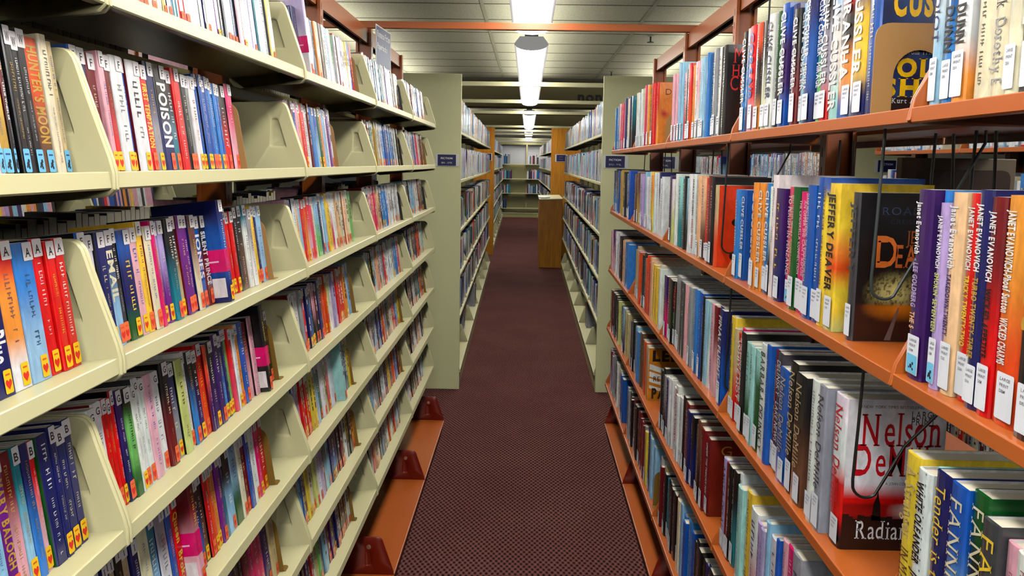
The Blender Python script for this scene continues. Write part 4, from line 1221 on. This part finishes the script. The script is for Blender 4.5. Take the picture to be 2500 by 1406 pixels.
for sp in SPECS:
    order.setdefault(sp['key'], []).append(sp)
for k, v in order.items():
    v.sort(key=lambda s: s['y'])
    for i, s in enumerate(v): s['n'] = i + 1
KEEP = 300
for side in 'LR':
    ss = sorted([s for s in SPECS if s['side'] == side], key=lambda s: -s['score'])
    for i, s in enumerate(ss):
        s['solo'] = i < KEEP or bool(s.get('face'))

def colour_words(cols):
    ws = []
    for c in cols:
        if not ws or WORD[c] != ws[-1]: ws.append(WORD[c])
    return ws[0] if len(ws) == 1 else '%s and %s' % (ws[0], ws[-1])
BAYW = ['first', 'second', 'third', 'fourth', 'fifth']
def fit_label(opts):
    for o in opts:
        if len(o.split()) <= 16: return o
    return ' '.join(opts[-1].split()[:16])

stuffL, stuffR = MB(), MB()
def stuff_book(mb, M, t, h, d, cols, hard, label, stick, rng, detail=True):
    """one book of the uncounted rest: spine in bands, boards, page block, sticker or label"""
    V = lambda p: tuple(M @ Vector(p))
    zs = [0, h] if len(cols) == 1 else [0, h * 0.3, h * 0.5, h * 0.7, h]
    for a, b in zip(zs, zs[1:]):
        c0, c1 = ink_at(cols, a / h), ink_at(cols, b / h)
        for (xa, ya), (xb, yb) in (((-d, 0), (0, 0)), ((0, 0), (0, t)), ((0, t), (-d, t))):
            mb.face([V((xa, ya, a)), V((xb, yb, a)), V((xb, yb, b)), V((xa, ya, b))], 0, [c0, c0, c1, c1])
    o = 0.003 if hard else 0.0006
    e = min(0.0025 if hard else 0.0006, t * 0.2)
    ct = ink_at(cols, 1)
    pg = lin((226, 216, 190))
    mb.face([V((-d + o, e, h - o)), V((-e, e, h - o)), V((-e, t - e, h - o)), V((-d + o, t - e, h - o))], 1, pg)
    mb.face([V((-d + o, t - e, o)), V((-d + o, e, o)), V((-d + o, e, h - o)), V((-d + o, t - e, h - o))], 1, pg)
    mb.face([V((-d, 0, h)), V((0, 0, h)), V((0, e, h)), V((-d, e, h))], 0, ct)
    mb.face([V((-e, e, h)), V((0, e, h)), V((0, t - e, h)), V((-e, t - e, h))], 0, ct)
    mb.face([V((-d, t - e, h)), V((0, t - e, h)), V((0, t, h)), V((-d, t, h))], 0, ct)
    if not detail: return
    x = 0.0006
    mid = ink_at(cols, 0.55)
    tc = LINP[rng.choice('knR')] if lum(mid) > 0.3 else LINP[rng.choice('wwcy')]
    z = h * rng.uniform(0.78, 0.84); zend = h * rng.uniform(0.3, 0.4)
    while z > zend:
        L = rng.uniform(0.006, 0.02)
        if rng.random() < 0.75:
            mb.face([V((x, t * 0.3, z)), V((x, t * 0.3, z - L)), V((x, t * 0.68, z - L)), V((x, t * 0.68, z))], 0, tc)
        z -= L + 0.004
    if label:
        mb.face([V((x * 1.5, t * 0.06, 0.008)), V((x * 1.5, t * 0.94, 0.008)), V((x * 1.5, t * 0.94, 0.05)), V((x * 1.5, t * 0.06, 0.05))], 0, lin((232, 232, 236)))
    if stick:
        c = lin((250, 200, 22)) if stick == 'Y' else lin((248, 112, 62))
        mb.face([V((x * 1.5, t * 0.1, 0.004)), V((x * 1.5, t * 0.95, 0.004)), V((x * 1.5, t * 0.95, 0.031)), V((x * 1.5, t * 0.1, 0.031))], 0, c)
        mb.face([V((x * 2, t * 0.35, 0.008)), V((x * 2, t * 0.75, 0.008)), V((x * 2, t * 0.75, 0.018)), V((x * 2, t * 0.35, 0.018))], 0, lin((222, 60, 30)))

RZ_PI = Matrix.Rotation(math.pi, 4, 'Z')
for sp in sorted(SPECS, key=lambda s: -s['score']):
    rng = random.Random(sp['seed'])
    cols = [tuple(max(0, v * rng.uniform(0.92, 1.06)) for v in LINP[c]) for c in sp['cols']]
    t, h, d = sp['t'], sp['hh'], sp['d']
    if sp['side'] == 'L':
        z = sp['z'] + (sp['x'] - XL) * math.tan(-TILT) + 0.0006
        M = Matrix.Translation((sp['x'], sp['y'], z)) @ Matrix.Rotation(TILT, 4, 'Y')
        if not sp['solo']:
            stuff_book(stuffL, M, t, h, d, cols, False, False, sp['stick'], rng)
            if sp['letter']:
                V = lambda p: tuple(M @ Vector(p))
                stuffL.face([V((0.0009, t * 0.05, h - 0.024)), V((0.0009, t * 0.95, h - 0.024)), V((0.0009, t * 0.95, h - 0.002)), V((0.0009, t * 0.05, h - 0.002))], 0, lin((224, 216, 212)))
            continue
        feat = {'Y': 'with yellow heart sticker', 'H': 'with coral heart sticker', 'U': 'with pale blue sticker', '': ''}[sp['stick']]
        if sp['ptag']: feat = 'with pink block'
        if sp['letter'] and not feat: feat = 'with letter label'
        pos = '%s from near end, %s shelf, %s cream bay' % (ordinal(sp['n']), BAYW[sp['row'] - 1] if sp['row'] <= 5 else ordinal(sp['row']), BAYW[sp['bay']])
        cw = colour_words(sp['cols'])
        lab = fit_label(['%s paperback %s, %s' % (cw, feat, pos) if feat else '%s paperback, %s' % (cw, pos), '%s paperback, %s' % (cw, pos)])
        root = empty('paperback_book', label=lab, cat='book', group='paperbacks on the cream sloping shelves')
        root.matrix_world = M
        mb = MB()
        sd = rng.random()
        cover_mesh(mb, t, h, d, cols, False, None if sd < 0.5 or sp['ptag'] else LINP['k'] if sd < 0.8 else LINP[rng.choice('nARGE')])
        xs = 0.0004
        if sp['ptag']:
            pk = lin((228, 6, 104))
            mb.face([(xs, 0.0004, h * 0.30), (xs, t - 0.0004, h * 0.30), (xs, t - 0.0004, h * 0.52), (xs, 0.0004, h * 0.52)], 0, pk)
            mb.face([(-0.05, -0.0003, h * 0.30), (xs, -0.0003, h * 0.30), (xs, -0.0003, h * 0.52), (-0.05, -0.0003, h * 0.52)], 0, pk)
            mb.face([(-0.035, -0.0006, h * 0.395), (-0.012, -0.0006, h * 0.395), (-0.012, -0.0006, h * 0.41), (-0.035, -0.0006, h * 0.41)], 0, lin((246, 196, 220)))
            mb.face([(-0.03, -0.0003, h * 0.05), (-0.004, -0.0003, h * 0.05), (-0.004, -0.0003, h * 0.24), (-0.03, -0.0003, h * 0.24)], 0, lin((236, 222, 220)))
        add_spine_text(mb, rng, sp['title'], t, h, xs, cols, 0.036 if sp['stick'] else 0.008, 0.026 if sp['letter'] else 0.006, sp['bay'] <= 2)
        mb.build('cover', PBK, root, ink=True)
        link('page_block', pages_mesh(t, h, d, False), root)
        if sp['stick'] and t > 0.004: link('genre_sticker', sticker_mesh(sp['stick'], t, 0.0008), root)
        if sp['letter'] and t > 0.004: link('letter_label', letter_label(sp['letter'], t, h, 0.0008), root)
    else:
        lean = rng.uniform(-0.6, 0.6)
        M = Matrix.Translation((sp['x'], sp['y'] + t, sp['z'] + 0.0004)) @ RZ_PI
        if not sp['solo']:
            stuff_book(stuffR, M, t, h, d, cols, True, sp['label'], '', rng)
            continue
        pos = '%s from near end, %s shelf, %s orange bay' % (ordinal(sp['n']), BAYW[sp['row'] - 1], BAYW[sp['bay']])
        cw = colour_words(sp['cols'])
        if sp['face']:
            lab = FACEWORD[sp['face']] + ', turned to the reader'
            lab = lab if len(lab.split()) <= 16 else FACEWORD[sp['face']]
        else:
            feat = 'with white spine label' if sp['label'] else 'with plain spine'
            lab = fit_label(['%s hardcover %s, %s' % (cw, feat, pos), '%s hardcover, %s' % (cw, pos)])
        root = empty('hardcover_book', label=lab, cat='book', group='hardcovers on the orange shelves')
        root.matrix_world = M
        mb = MB()
        cover_mesh(mb, t, h, d, cols, True)
        tall = rng.choice((0.045, 0.052, 0.058)) if sp['row'] > 1 else rng.choice((0.048, 0.055))
        add_spine_text(mb, rng, sp['title'], t, h, 0.0012, cols, (tall + 0.012) if sp['label'] else 0.012, 0.012, sp['bay'] <= 3)
        if sp['title'].startswith('WHITE OLEANDER'):
            for i in range(16):
                for j in range(2):
                    mb.face([(0.0013, t * (0.14 + 0.62 * j) + 0.0016 * math.cos(a), 0.016 + i * 0.0145 + j * 0.007 + 0.0016 * math.sin(a)) for a in [2 * math.pi * q / 8 for q in range(8)]], 0, lin((120, 118, 150)))
        mb.build('cover', HBK, root, ink=True)
        link('page_block', pages_mesh(t, h, d, True), root)
        if sp['label']: link('spine_label', spine_label(rng, t, 0.0016, sp['bay'] <= 1, tall, sp['u']), root)
        if sp['face']: link('front_cover', front_cover(sp['face'], t, h, d), root)

# ---- the uncounted rest -----------------------------------------------------------------
FARCOL = 'wwwwwwwwwssssssaatmcpcwwbnkrBqw'
LOWCOL = 'wwwwssaatabbnkkkkrRReecGTVAcw'
rngf = random.Random(5)
for (x, y, rz, nb, lipx, rows, mirror) in RANGES:
    for k in range(nb):
        for ri, z in enumerate(rows):
            far = y + k * BAY
            detail = far < 12
            q = 0.02 + rngf.uniform(0, 0.01)
            stop = BAY - 0.02 - (rngf.uniform(0.02, 0.2) if rngf.random() < 0.5 else 0.0)
            if mirror: q, stop = BAY - stop, BAY - q
            while q < stop:
                t = rngf.uniform(0.018, 0.042)
                if q + t > stop: break
                h = rngf.choice((0.212, 0.22, 0.232, 0.238, 0.244)) + rngf.uniform(-0.006, 0.006)
                cset = FARCOL if ri < 2 else LOWCOL
                cols = [LINP[rngf.choice(cset)]]
                if rngf.random() < 0.35: cols.append(LINP[rngf.choice(cset)])
                lx = lipx - 0.012 - rngf.uniform(0, 0.012)
                B = Matrix.Translation((x, y, 0)) @ Matrix.Rotation(rz, 4, 'Z')
                if mirror: M = B @ Matrix.Translation((-lx, k * BAY + q + t, z + 0.001)) @ RZ_PI
                else: M = B @ Matrix.Translation((lx, k * BAY + q, z + 0.001))
                stuff_book(stuffR, M, t - 0.0006, h, 0.15, cols, True, True, '', rngf, detail)
                q += t
# a few large books lying on the base shelves of the second ranges
for (cx, y, rz) in ((XC2L + 0.298 - 0.05, 6.75, 0), (XC2L + 0.298 - 0.05, 8.2, 0), (XC2R - 0.288 + 0.05, 7.25, math.pi)):
    for i in range(4):
        M = Matrix.Translation((cx, y + 0.04 * i, CB + 0.001)) @ (RZ_PI if rz else Matrix.Identity(4))
        stuff_book(stuffR, M, 0.038, 0.25 - 0.01 * i, 0.18, [LINP['ankue'[i]]], True, False, '', rngf)
# the end wall
for b, spans in ((1, [(0.02, 0.40), (0.02, 0.46), (0.02, 0.42), (0.02, 0.30)]), (2, [(0.03, 0.33), (0.02, 0.36), (0.03, 0.40), None]), (0, [(0.2, 0.8)] * 4)):
    for z, sp_ in zip(WZ, spans):
        if not sp_: continue
        q = sp_[0]
        while q < sp_[1]:
            t = rngf.uniform(0.02, 0.045); h = rngf.uniform(0.21, 0.30)
            M = Matrix.Translation((-1.86 + b * BAY + q, 23.935 + 0.01, z + 0.001)) @ Matrix.Rotation(RAD(-90), 4, 'Z')
            stuff_book(stuffR, M, t, h, 0.17, [LINP[rngf.choice('wwnnkkRpbsaT')]], True, True, '', rngf, False)
            q += t + 0.001
# back rows of the paperback range and the range beyond it
for k in range(5):
    for z in ZL:
        y = S0 + (k - 1) * BAY + 0.03
        for side in (0, 1):
            q = 0.0
            stop = rngf.uniform(0.6, 0.86)
            while q < stop:
                t = rngf.uniform(0.014, 0.032); h = rngf.uniform(0.165, 0.185)
                c_ = [LINP[rngf.choice('wwsbnkkrRpcyoTmV')]]
                if side == 0:      # rear of our range, spines to the other aisle
                    M = Matrix.Translation((XCL - 0.232 + 0.06, y + q + t, z - 0.018)) @ RZ_PI
                else:              # next range, spines towards us
                    M = Matrix.Translation((-2.36 + 0.232 - 0.037, y + q, z - 0.004)) @ Matrix.Rotation(TILT, 4, 'Y')
                stuff_book(stuffL, M, t - 0.0005, h, 0.1, c_, False, False, '', rngf, False)
                q += t
tag(stuffL.build('paperback_books', [PBK, PAGES], ink=True), 'remaining small paperbacks on the farther cream shelves and the shelf backs', 'books', kind='stuff')
tag(stuffR.build('hardcover_books', [HBK, PAGES], ink=True), 'remaining small hardcovers on the far cream bays and the lower orange shelves', 'books', kind='stuff')

# ================================================================== BOOKENDS, WIRE SUPPORTS
def bookend_mesh(mat, h, d, foot=0.05):
    """sheet-metal L: upright plate with a rounded front corner, tongue on the shelf. local: front edge x=0, plate at y=0"""
    mb = MB()
    prof = round_poly([(0.0, 0.0), (-0.004, h), (-d, h), (-d, 0.0)], [0.0, 0.03, 0.02, 0.0], 5)
    mb.prism(prof, 0.0, 0.0014)
    ft = round_poly([(0.004, 0.0005), (0.004, foot), (-d * 0.7, foot), (-d * 0.7, 0.0005)], [0.001, 0.018, 0.018, 0.001], 4)
    mb.prism(ft, 0.0001, 0.0013, axis='z')
    return mb.mesh('bookend', mat)
BE = {'tan': bookend_mesh(TAN, 0.142, 0.13, 0.03), 'bronze': bookend_mesh(OLIVE, 0.142, 0.13, 0.03), 'black': bookend_mesh(BLACKM, 0.142, 0.13, 0.03), 'cream': bookend_mesh(CREAM, 0.142, 0.13, 0.03)}
ends = {}
for sp in SPECS:
    if sp['side'] == 'L': ends[(sp['row'], sp['bay'])] = max(ends.get((sp['row'], sp['bay']), 0), sp['y'] + sp['t'])
for row, bay, kind in ((2, 1, 'tan'), (3, 1, 'tan'), (4, 1, 'bronze'), (5, 1, 'bronze'), (6, 1, 'bronze'), (1, 2, 'tan'), (2, 2, 'tan'), (4, 2, 'bronze'), (5, 2, 'bronze'), (6, 2, 'bronze'), (7, 2, 'bronze'),
                       (1, 3, 'black'), (2, 3, 'black'), (3, 3, 'black'), (4, 3, 'cream'), (5, 3, 'bronze'), (6, 3, 'bronze'), (2, 4, 'bronze'), (3, 4, 'black'), (5, 4, 'bronze')):
    o = bpy.data.objects.new('bookend', BE[kind]); COL.objects.link(o)
    x = -0.583
    o.location = (x, ends[(row, bay)] + 0.0012, ZL[row - 1] + (x - XL) * math.tan(-TILT) + 0.0004)
    o.rotation_euler = (0, TILT, 0)
    tag(o, '%s metal bookend holding the paperbacks on the %s shelf of the %s cream bay' % (kind, ordinal(row), BAYW[bay]), 'bookend', 'bookends on the cream shelves')
# big arched bookend on the top orange shelf
mb = MB()
h, d = 0.134, 0.135
outer = round_poly([(0.0, 0.0), (0.0, h), (d, h), (d, 0.0)], [0, 0.024, 0.024, 0], 6)
n = 64
arch = [(0.030, 0.0)] + [(0.067 + 0.037 * math.cos(math.pi - math.pi * k / 14), 0.055 + 0.040 * math.sin(math.pi * k / 14)) for k in range(15)] + [(0.104, 0.0)]
poly = outer[:-1] + [outer[-1]] + [(p[0], p[1]) for p in arch[::-1]]
mb.prism(poly, 0.0, 0.0015)
o = mb.build('bookend', TAN); o.location = (0.513, 1.1945, ZR[0] + 0.0004)
tag(o, 'large tan arched bookend on the top orange shelf in front of a navy hardcover', 'bookend', 'bookends on the orange shelves')
for x, y, row, h, d, kind, lab in ((0.562, 2.094, 0, 0.12, 0.07, TAN, 'tan bookend beside the black hardcover with red capitals'), (0.556, 3.215, 0, 0.12, 0.07, TAN, 'tan bookend beside the orange face-out hardcover'),
                                   (0.52, 2.975, 4, 0.14, 0.12, OLIVE, 'bronze bookend against a pale blue book on the lowest hardcover shelf')):
    o = bpy.data.objects.new('bookend', bookend_mesh(kind, h, d, 0.028)); COL.objects.link(o)
    o.location = (x, y - 0.004, ZR[row] + 0.0004); o.rotation_euler = (0, 0, math.pi)
    tag(o, lab, 'bookend', 'bookends on the orange shelves')

def wire(x0, x1, y, ztop, zbot, mat, lab, bow=0.0):
    """spring wire book support hung under the shelf above: down, round and back up"""
    mb = MB()
    r = (x1 - x0) / 2
    pts = [(x0 + 0.006, y, ztop), (x0 + 0.003, y, (ztop + zbot) / 2), (x0, y, zbot + 0.03)]
    cx = x0 + 0.022
    for k in range(1, 9):
        a = math.pi + (math.pi * 0.72) * k / 8
        pts.append((cx + 0.022 * math.cos(a), y, zbot + 0.022 + 0.022 * math.sin(a)))
    pts += [(cx + 0.055, y, zbot + 0.085), (x1, y, ztop - 0.02), (x1, y, ztop)]
    mb.tube(pts, 0.0024, 10)
    o = mb.build('wire_book_support', mat, smooth=60)
    tag(o, lab, 'book support', 'wire book supports under the orange shelves')
U1, U2, U3 = ZR[0] - 0.02, ZR[1] - 0.02, ZR[2] - 0.02
wire(0.541, 0.70, 1.217, U1, 1.471, GREYW, 'grey wire book support pressed on the black hardcover with the night road')
wire(0.521, 0.70, 1.19, U2, 1.158, BLACKM, 'black wire book support across the white and red hardcover')
wire(0.529, 0.70, 2.108, U1, 1.44, BLACKM, 'black wire book support against the bright red hardcover')
wire(0.520, 0.70, 1.975, U2, 1.095, BLACKM, 'black wire book support beside the navy hardcover in the third orange bay')
def hanger(x, y, lab):
    mb = MB()
    pts = [(0, 0, U1), (-0.004, 0, 1.6), (-0.006, 0, 1.5)] + [(0.014 + 0.02 * math.cos(math.pi + math.pi * k / 6), 0, 1.49 + 0.02 * math.sin(math.pi + math.pi * k / 6)) for k in range(7)] + [(0.036, 0, 1.6), (0.03, 0, U1)]
    mb.tube(pts, 0.0026, 8)
    o = mb.build('wire_book_support', BLACKM, smooth=60); o.location = (x, y, 0)
    tag(o, lab, 'book support', 'wire book supports under the orange shelves')
for x, y, lab in ((0.69, 4.63, 'in the fifth orange bay'), (0.69, 3.95, 'in the fourth orange bay'), (0.69, 2.93, 'beside the dark post of the third orange bay'), (0.69, 1.75, 'in the second orange bay'),
                  (0.69, 1.345, 'behind the purple hardcover'), (0.69, 1.225, 'behind the red hardcovers'), (0.69, 1.04, 'behind the orange hardcover')):
    hanger(x, y, 'black wire hanger under top orange shelf, ' + lab)

# a large picture book turned face-on at the back of the second shelf
root = empty('picture_book', (0.815, 1.72, ZR[1] + 0.002), 0, 'large brown picture book standing at the back of the second orange shelf', 'book')
mb = MB(); mb.box(0, 0.245, 0, 0.0025, 0, 0.30); mb.box(0, 0.245, 0.0205, 0.023, 0, 0.30); mb.box(-0.0015, 0.0015, 0, 0.023, 0, 0.30)
bevel(mb.build('cover', paint('brown picture book cover', (120, 104, 84), 0.35, 0.15, 12), root), 0.001, 1)
mb = MB(); mb.prism(round_poly([(0.03, 0.03), (0.235, 0.03), (0.235, 0.275), (0.03, 0.275)], 0.02, 4), -0.0006, 0.0); mb.build('front_picture', paint('dark picture', (62, 44, 36), 0.3, 0.3, 9), root)
mb = MB(); mb.box(0.002, 0.241, 0.003, 0.02, 0.004, 0.296); mb.build('page_block', PAGES, root)

# ================================================================== SIGNS, LETTERING, SPRINKLERS
def aisle_sign(x0, x1, y, z0, z1, lines, lab, navy=(0.16, 0.84)):
    root = empty('aisle_sign', (x0, y, z0), 0, lab, 'sign', 'aisle signs on the end panels')
    W, H = x1 - x0, z1 - z0
    mb = MB(); mb.box(0, W, -0.004, 0, 0, H); bevel(mb.build('holder', SIGNW, root), 0.001, 1)
    mb = MB(); mb.box(W * navy[0], W * navy[1], -0.0052, -0.004, H * 0.05, H * 0.95); mb.build('face', NAVY, root)
    mb = MB()
    for txt, zc, hh, bold in lines:
        wd = min(W * (navy[1] - navy[0]) * 0.84, text_width(txt, bold) * hh / 0.73 * 1.1)
        fit_letters(mb, txt, (W * (navy[0] + navy[1]) / 2 - wd / 2, -0.0056, H * zc), (1, 0, 0), (0, 0, 1), hh, wd, bold=bold)
    mb.build('lettering', PAPER, root)
aisle_sign(-0.662, -0.494, 5.6, 1.640, 1.728, [('FICTION', 0.58, 0.0135, 0.03), ('SIN - STR', 0.22, 0.0125, 0.0)], 'navy aisle sign reading FICTION SIN - STR on the sage end panel', (0.10, 0.88))
aisle_sign(0.537, 0.716, 5.6, 1.645, 1.737, [('FICTION', 0.58, 0.0135, 0.03), ('STU - TYL', 0.22, 0.0125, 0.0)], 'navy aisle sign reading FICTION STU - TYL on the sage end panel', (0.10, 0.86))
aisle_sign(0.893, 1.072, 5.6, 1.645, 1.737, [('FICTION', 0.58, 0.0135, 0.03), ('WAL', 0.22, 0.0125, 0.0)], 'navy aisle sign half hidden behind the orange post, on the sage end panel', (0.10, 0.86))
aisle_sign(2.46, 2.63, 5.6, 1.645, 1.737, [('FICTION', 0.58, 0.0135, 0.03)], 'navy aisle sign on the end panel of the next range over', (0.12, 0.86))
aisle_sign(0.49, 0.70, 14.024, 1.70, 1.83, [('- - -', 0.62, 0.02, 0.03), ('- - -', 0.30, 0.02, 0.03)], 'small dark sign with two pale lines on the oak end panel', (0.1, 0.9))
aisle_sign(-0.80, -0.60 - 0.04, 14.024, 1.70, 1.83, [('- - -', 0.62, 0.02, 0.03)], 'small dark sign on the darker oak end panel', (0.1, 0.9))

# standing sign above the paperbacks
root = empty('shelf_sign', (-0.700, 3.60, 2.10), RAD(86), 'slate blue sign reading Romance Fiction Paperbacks standing above the top paperback shelf', 'sign')
W, H = 0.275, 0.19
mb = MB(); mb.box(0, W, -0.0015, 0.0015, 0, H); mb.build('backing', PAPER, root)
mb = MB(); mb.box(0.008, W - 0.008, -0.0021, -0.0015, 0.012, H - 0.006); mb.build('printed_face', SLATE, root)
mb = MB()
fit_letters(mb, 'Romance Fiction', (0.02, -0.0026, H - 0.052), (1, 0, 0), (0, 0, 1), 0.03, W - 0.04, bold=0.03)
fit_letters(mb, 'Paperbacks', (0.02, -0.0026, H - 0.105), (1, 0, 0), (0, 0, 1), 0.027, W * 0.66, bold=0.03)
mb.build('lettering', PAPER, root)
mb = MB()
for xx in (0.03, W - 0.04):
    mb.box(xx, xx + 0.012, -0.001, 0.001, -0.03, 0.0)
mb.build('foot', PAPER, root)

# letters on the ceiling beam
mb = MB()
flat = MB()
letters(flat, 'nonfiction', (0, 0, 0), (1, 0, 0), (0, 0, 1), 0.205, 1.02, bold=0.03)
root = empty('wall_lettering', (0.696, 11.297, 2.552), 0, 'black lowercase lettering beginning non on the ceiling beam', 'lettering')
x = 0.0
for ch in 'nonfiction':
    vs, fs, w_ = glyph(ch, 0.035)
    g = MB()
    sc = 0.205
    n_ = len(vs)
    V0 = [(x + p[0] * sc, -0.012, p[1] * sc) for p in vs]
    V1 = [(x + p[0] * sc, 0.0, p[1] * sc) for p in vs]
    edges = {}
    for f in fs:
        for i in range(len(f)):
            e = (f[i], f[(i + 1) % len(f)])
            edges[e] = 1
    side = [(a, b, b + n_, a + n_) for (a, b) in edges if (b, a) not in edges]
    g.faces(V0 + V1, [tuple(f) for f in fs] + [tuple(q + n_ for q in f[::-1]) for f in fs] + side)
    g.build('letter', BLACKP, root)
    x += w_ * sc * 1.02

def sprinkler(x, y, z, lab):
    root = empty('sprinkler_head', (x, y, z), 0, lab, 'sprinkler', 'ceiling sprinklers')
    mb = MB(); mb.tube([(0, 0, 0.0), (0, 0, -0.05)], 0.008, 8); mb.build('pipe', BLACKM, root)
    mb = MB()
    ring = [(0.03 * math.cos(2 * math.pi * k / 16), 0.03 * math.sin(2 * math.pi * k / 16)) for k in range(16)]
    mb.prism(ring, -0.058, -0.054, axis='z'); mb.build('deflector', BLACKM, root)
    mb = MB(); mb.prism([(p[0] * 0.9, p[1] * 0.9) for p in ring], -0.006, 0.0, axis='z'); mb.build('escutcheon', TBAR, root)
sprinkler(1.045, 6.93, CEIL - 0.004, 'small black ceiling sprinkler just beyond the orange tie beam')
sprinkler(0.99, 9.6, CEIL - 0.004, 'small black ceiling sprinkler above the sage panel signed STU to TYL')
sprinkler(0.62, 16.9, CEIL - 0.004, 'small dark ceiling sprinkler between the two plaster beams')
root = empty('ceiling_vent', (0.24, 11.05, CEIL - 0.004), 0, 'round ceiling diffuser beside the lit lamp, before the lettered beam', 'vent')
for r0, r1, zz, nm in ((0.055, 0.075, 0.012, 'rim'), (0.0, 0.035, 0.02, 'cone')):
    mb = MB()
    for k in range(24):
        a, b = 2 * math.pi * k / 24, 2 * math.pi * (k + 1) / 24
        P_ = lambda r, q, z: (r * math.cos(q), r * math.sin(q), z)
        mb.face([P_(r0, a, -zz), P_(r0, b, -zz), P_(r1, b, -zz * 0.4), P_(r1, a, -zz * 0.4)])
        mb.face([P_(r1, a, 0), P_(r1, b, 0), P_(r1, b, -zz * 0.4), P_(r1, a, -zz * 0.4)])
    mb.build(nm, TBAR if nm == 'rim' else GAP, root)

# ================================================================== OAK CABINET
root = empty('catalog_cabinet', (0.205, 12.43, 0), 0, 'low oak cabinet with a pale sloping top standing in front of the oak panel', 'cabinet')
Wc, Dc, Hc = 0.36, 1.55, 1.085
mb = MB(); mb.prism([(0, 0.0), (Wc, 0.0), (Wc, Hc + 0.012), (0, Hc)], 0.0, Dc); bevel(mb.build('body', WOOD, root), 0.003, 2)
mb = MB(); mb.prism([(-0.012, Hc), (Wc + 0.01, Hc + 0.013), (Wc + 0.01, Hc + 0.030), (-0.012, Hc + 0.016)], -0.012, Dc); bevel(mb.build('sloping_top', CREAM, root), 0.002, 1)
mb = MB(); mb.box(0.01, Wc - 0.01, 0.004, Dc, -0.0, 0.03); 
mb = MB(); mb.box(0, 0.15, 0, 0.21, 0, 0.012)
o = mb.build('paper_stack', PAPER); o.location = (0.225, 12.62, Hc + 0.021)
o.rotation_euler = (0, RAD(-2.2), RAD(8))
tag(o, 'white stack of papers on the pale top of the oak cabinet', 'papers')
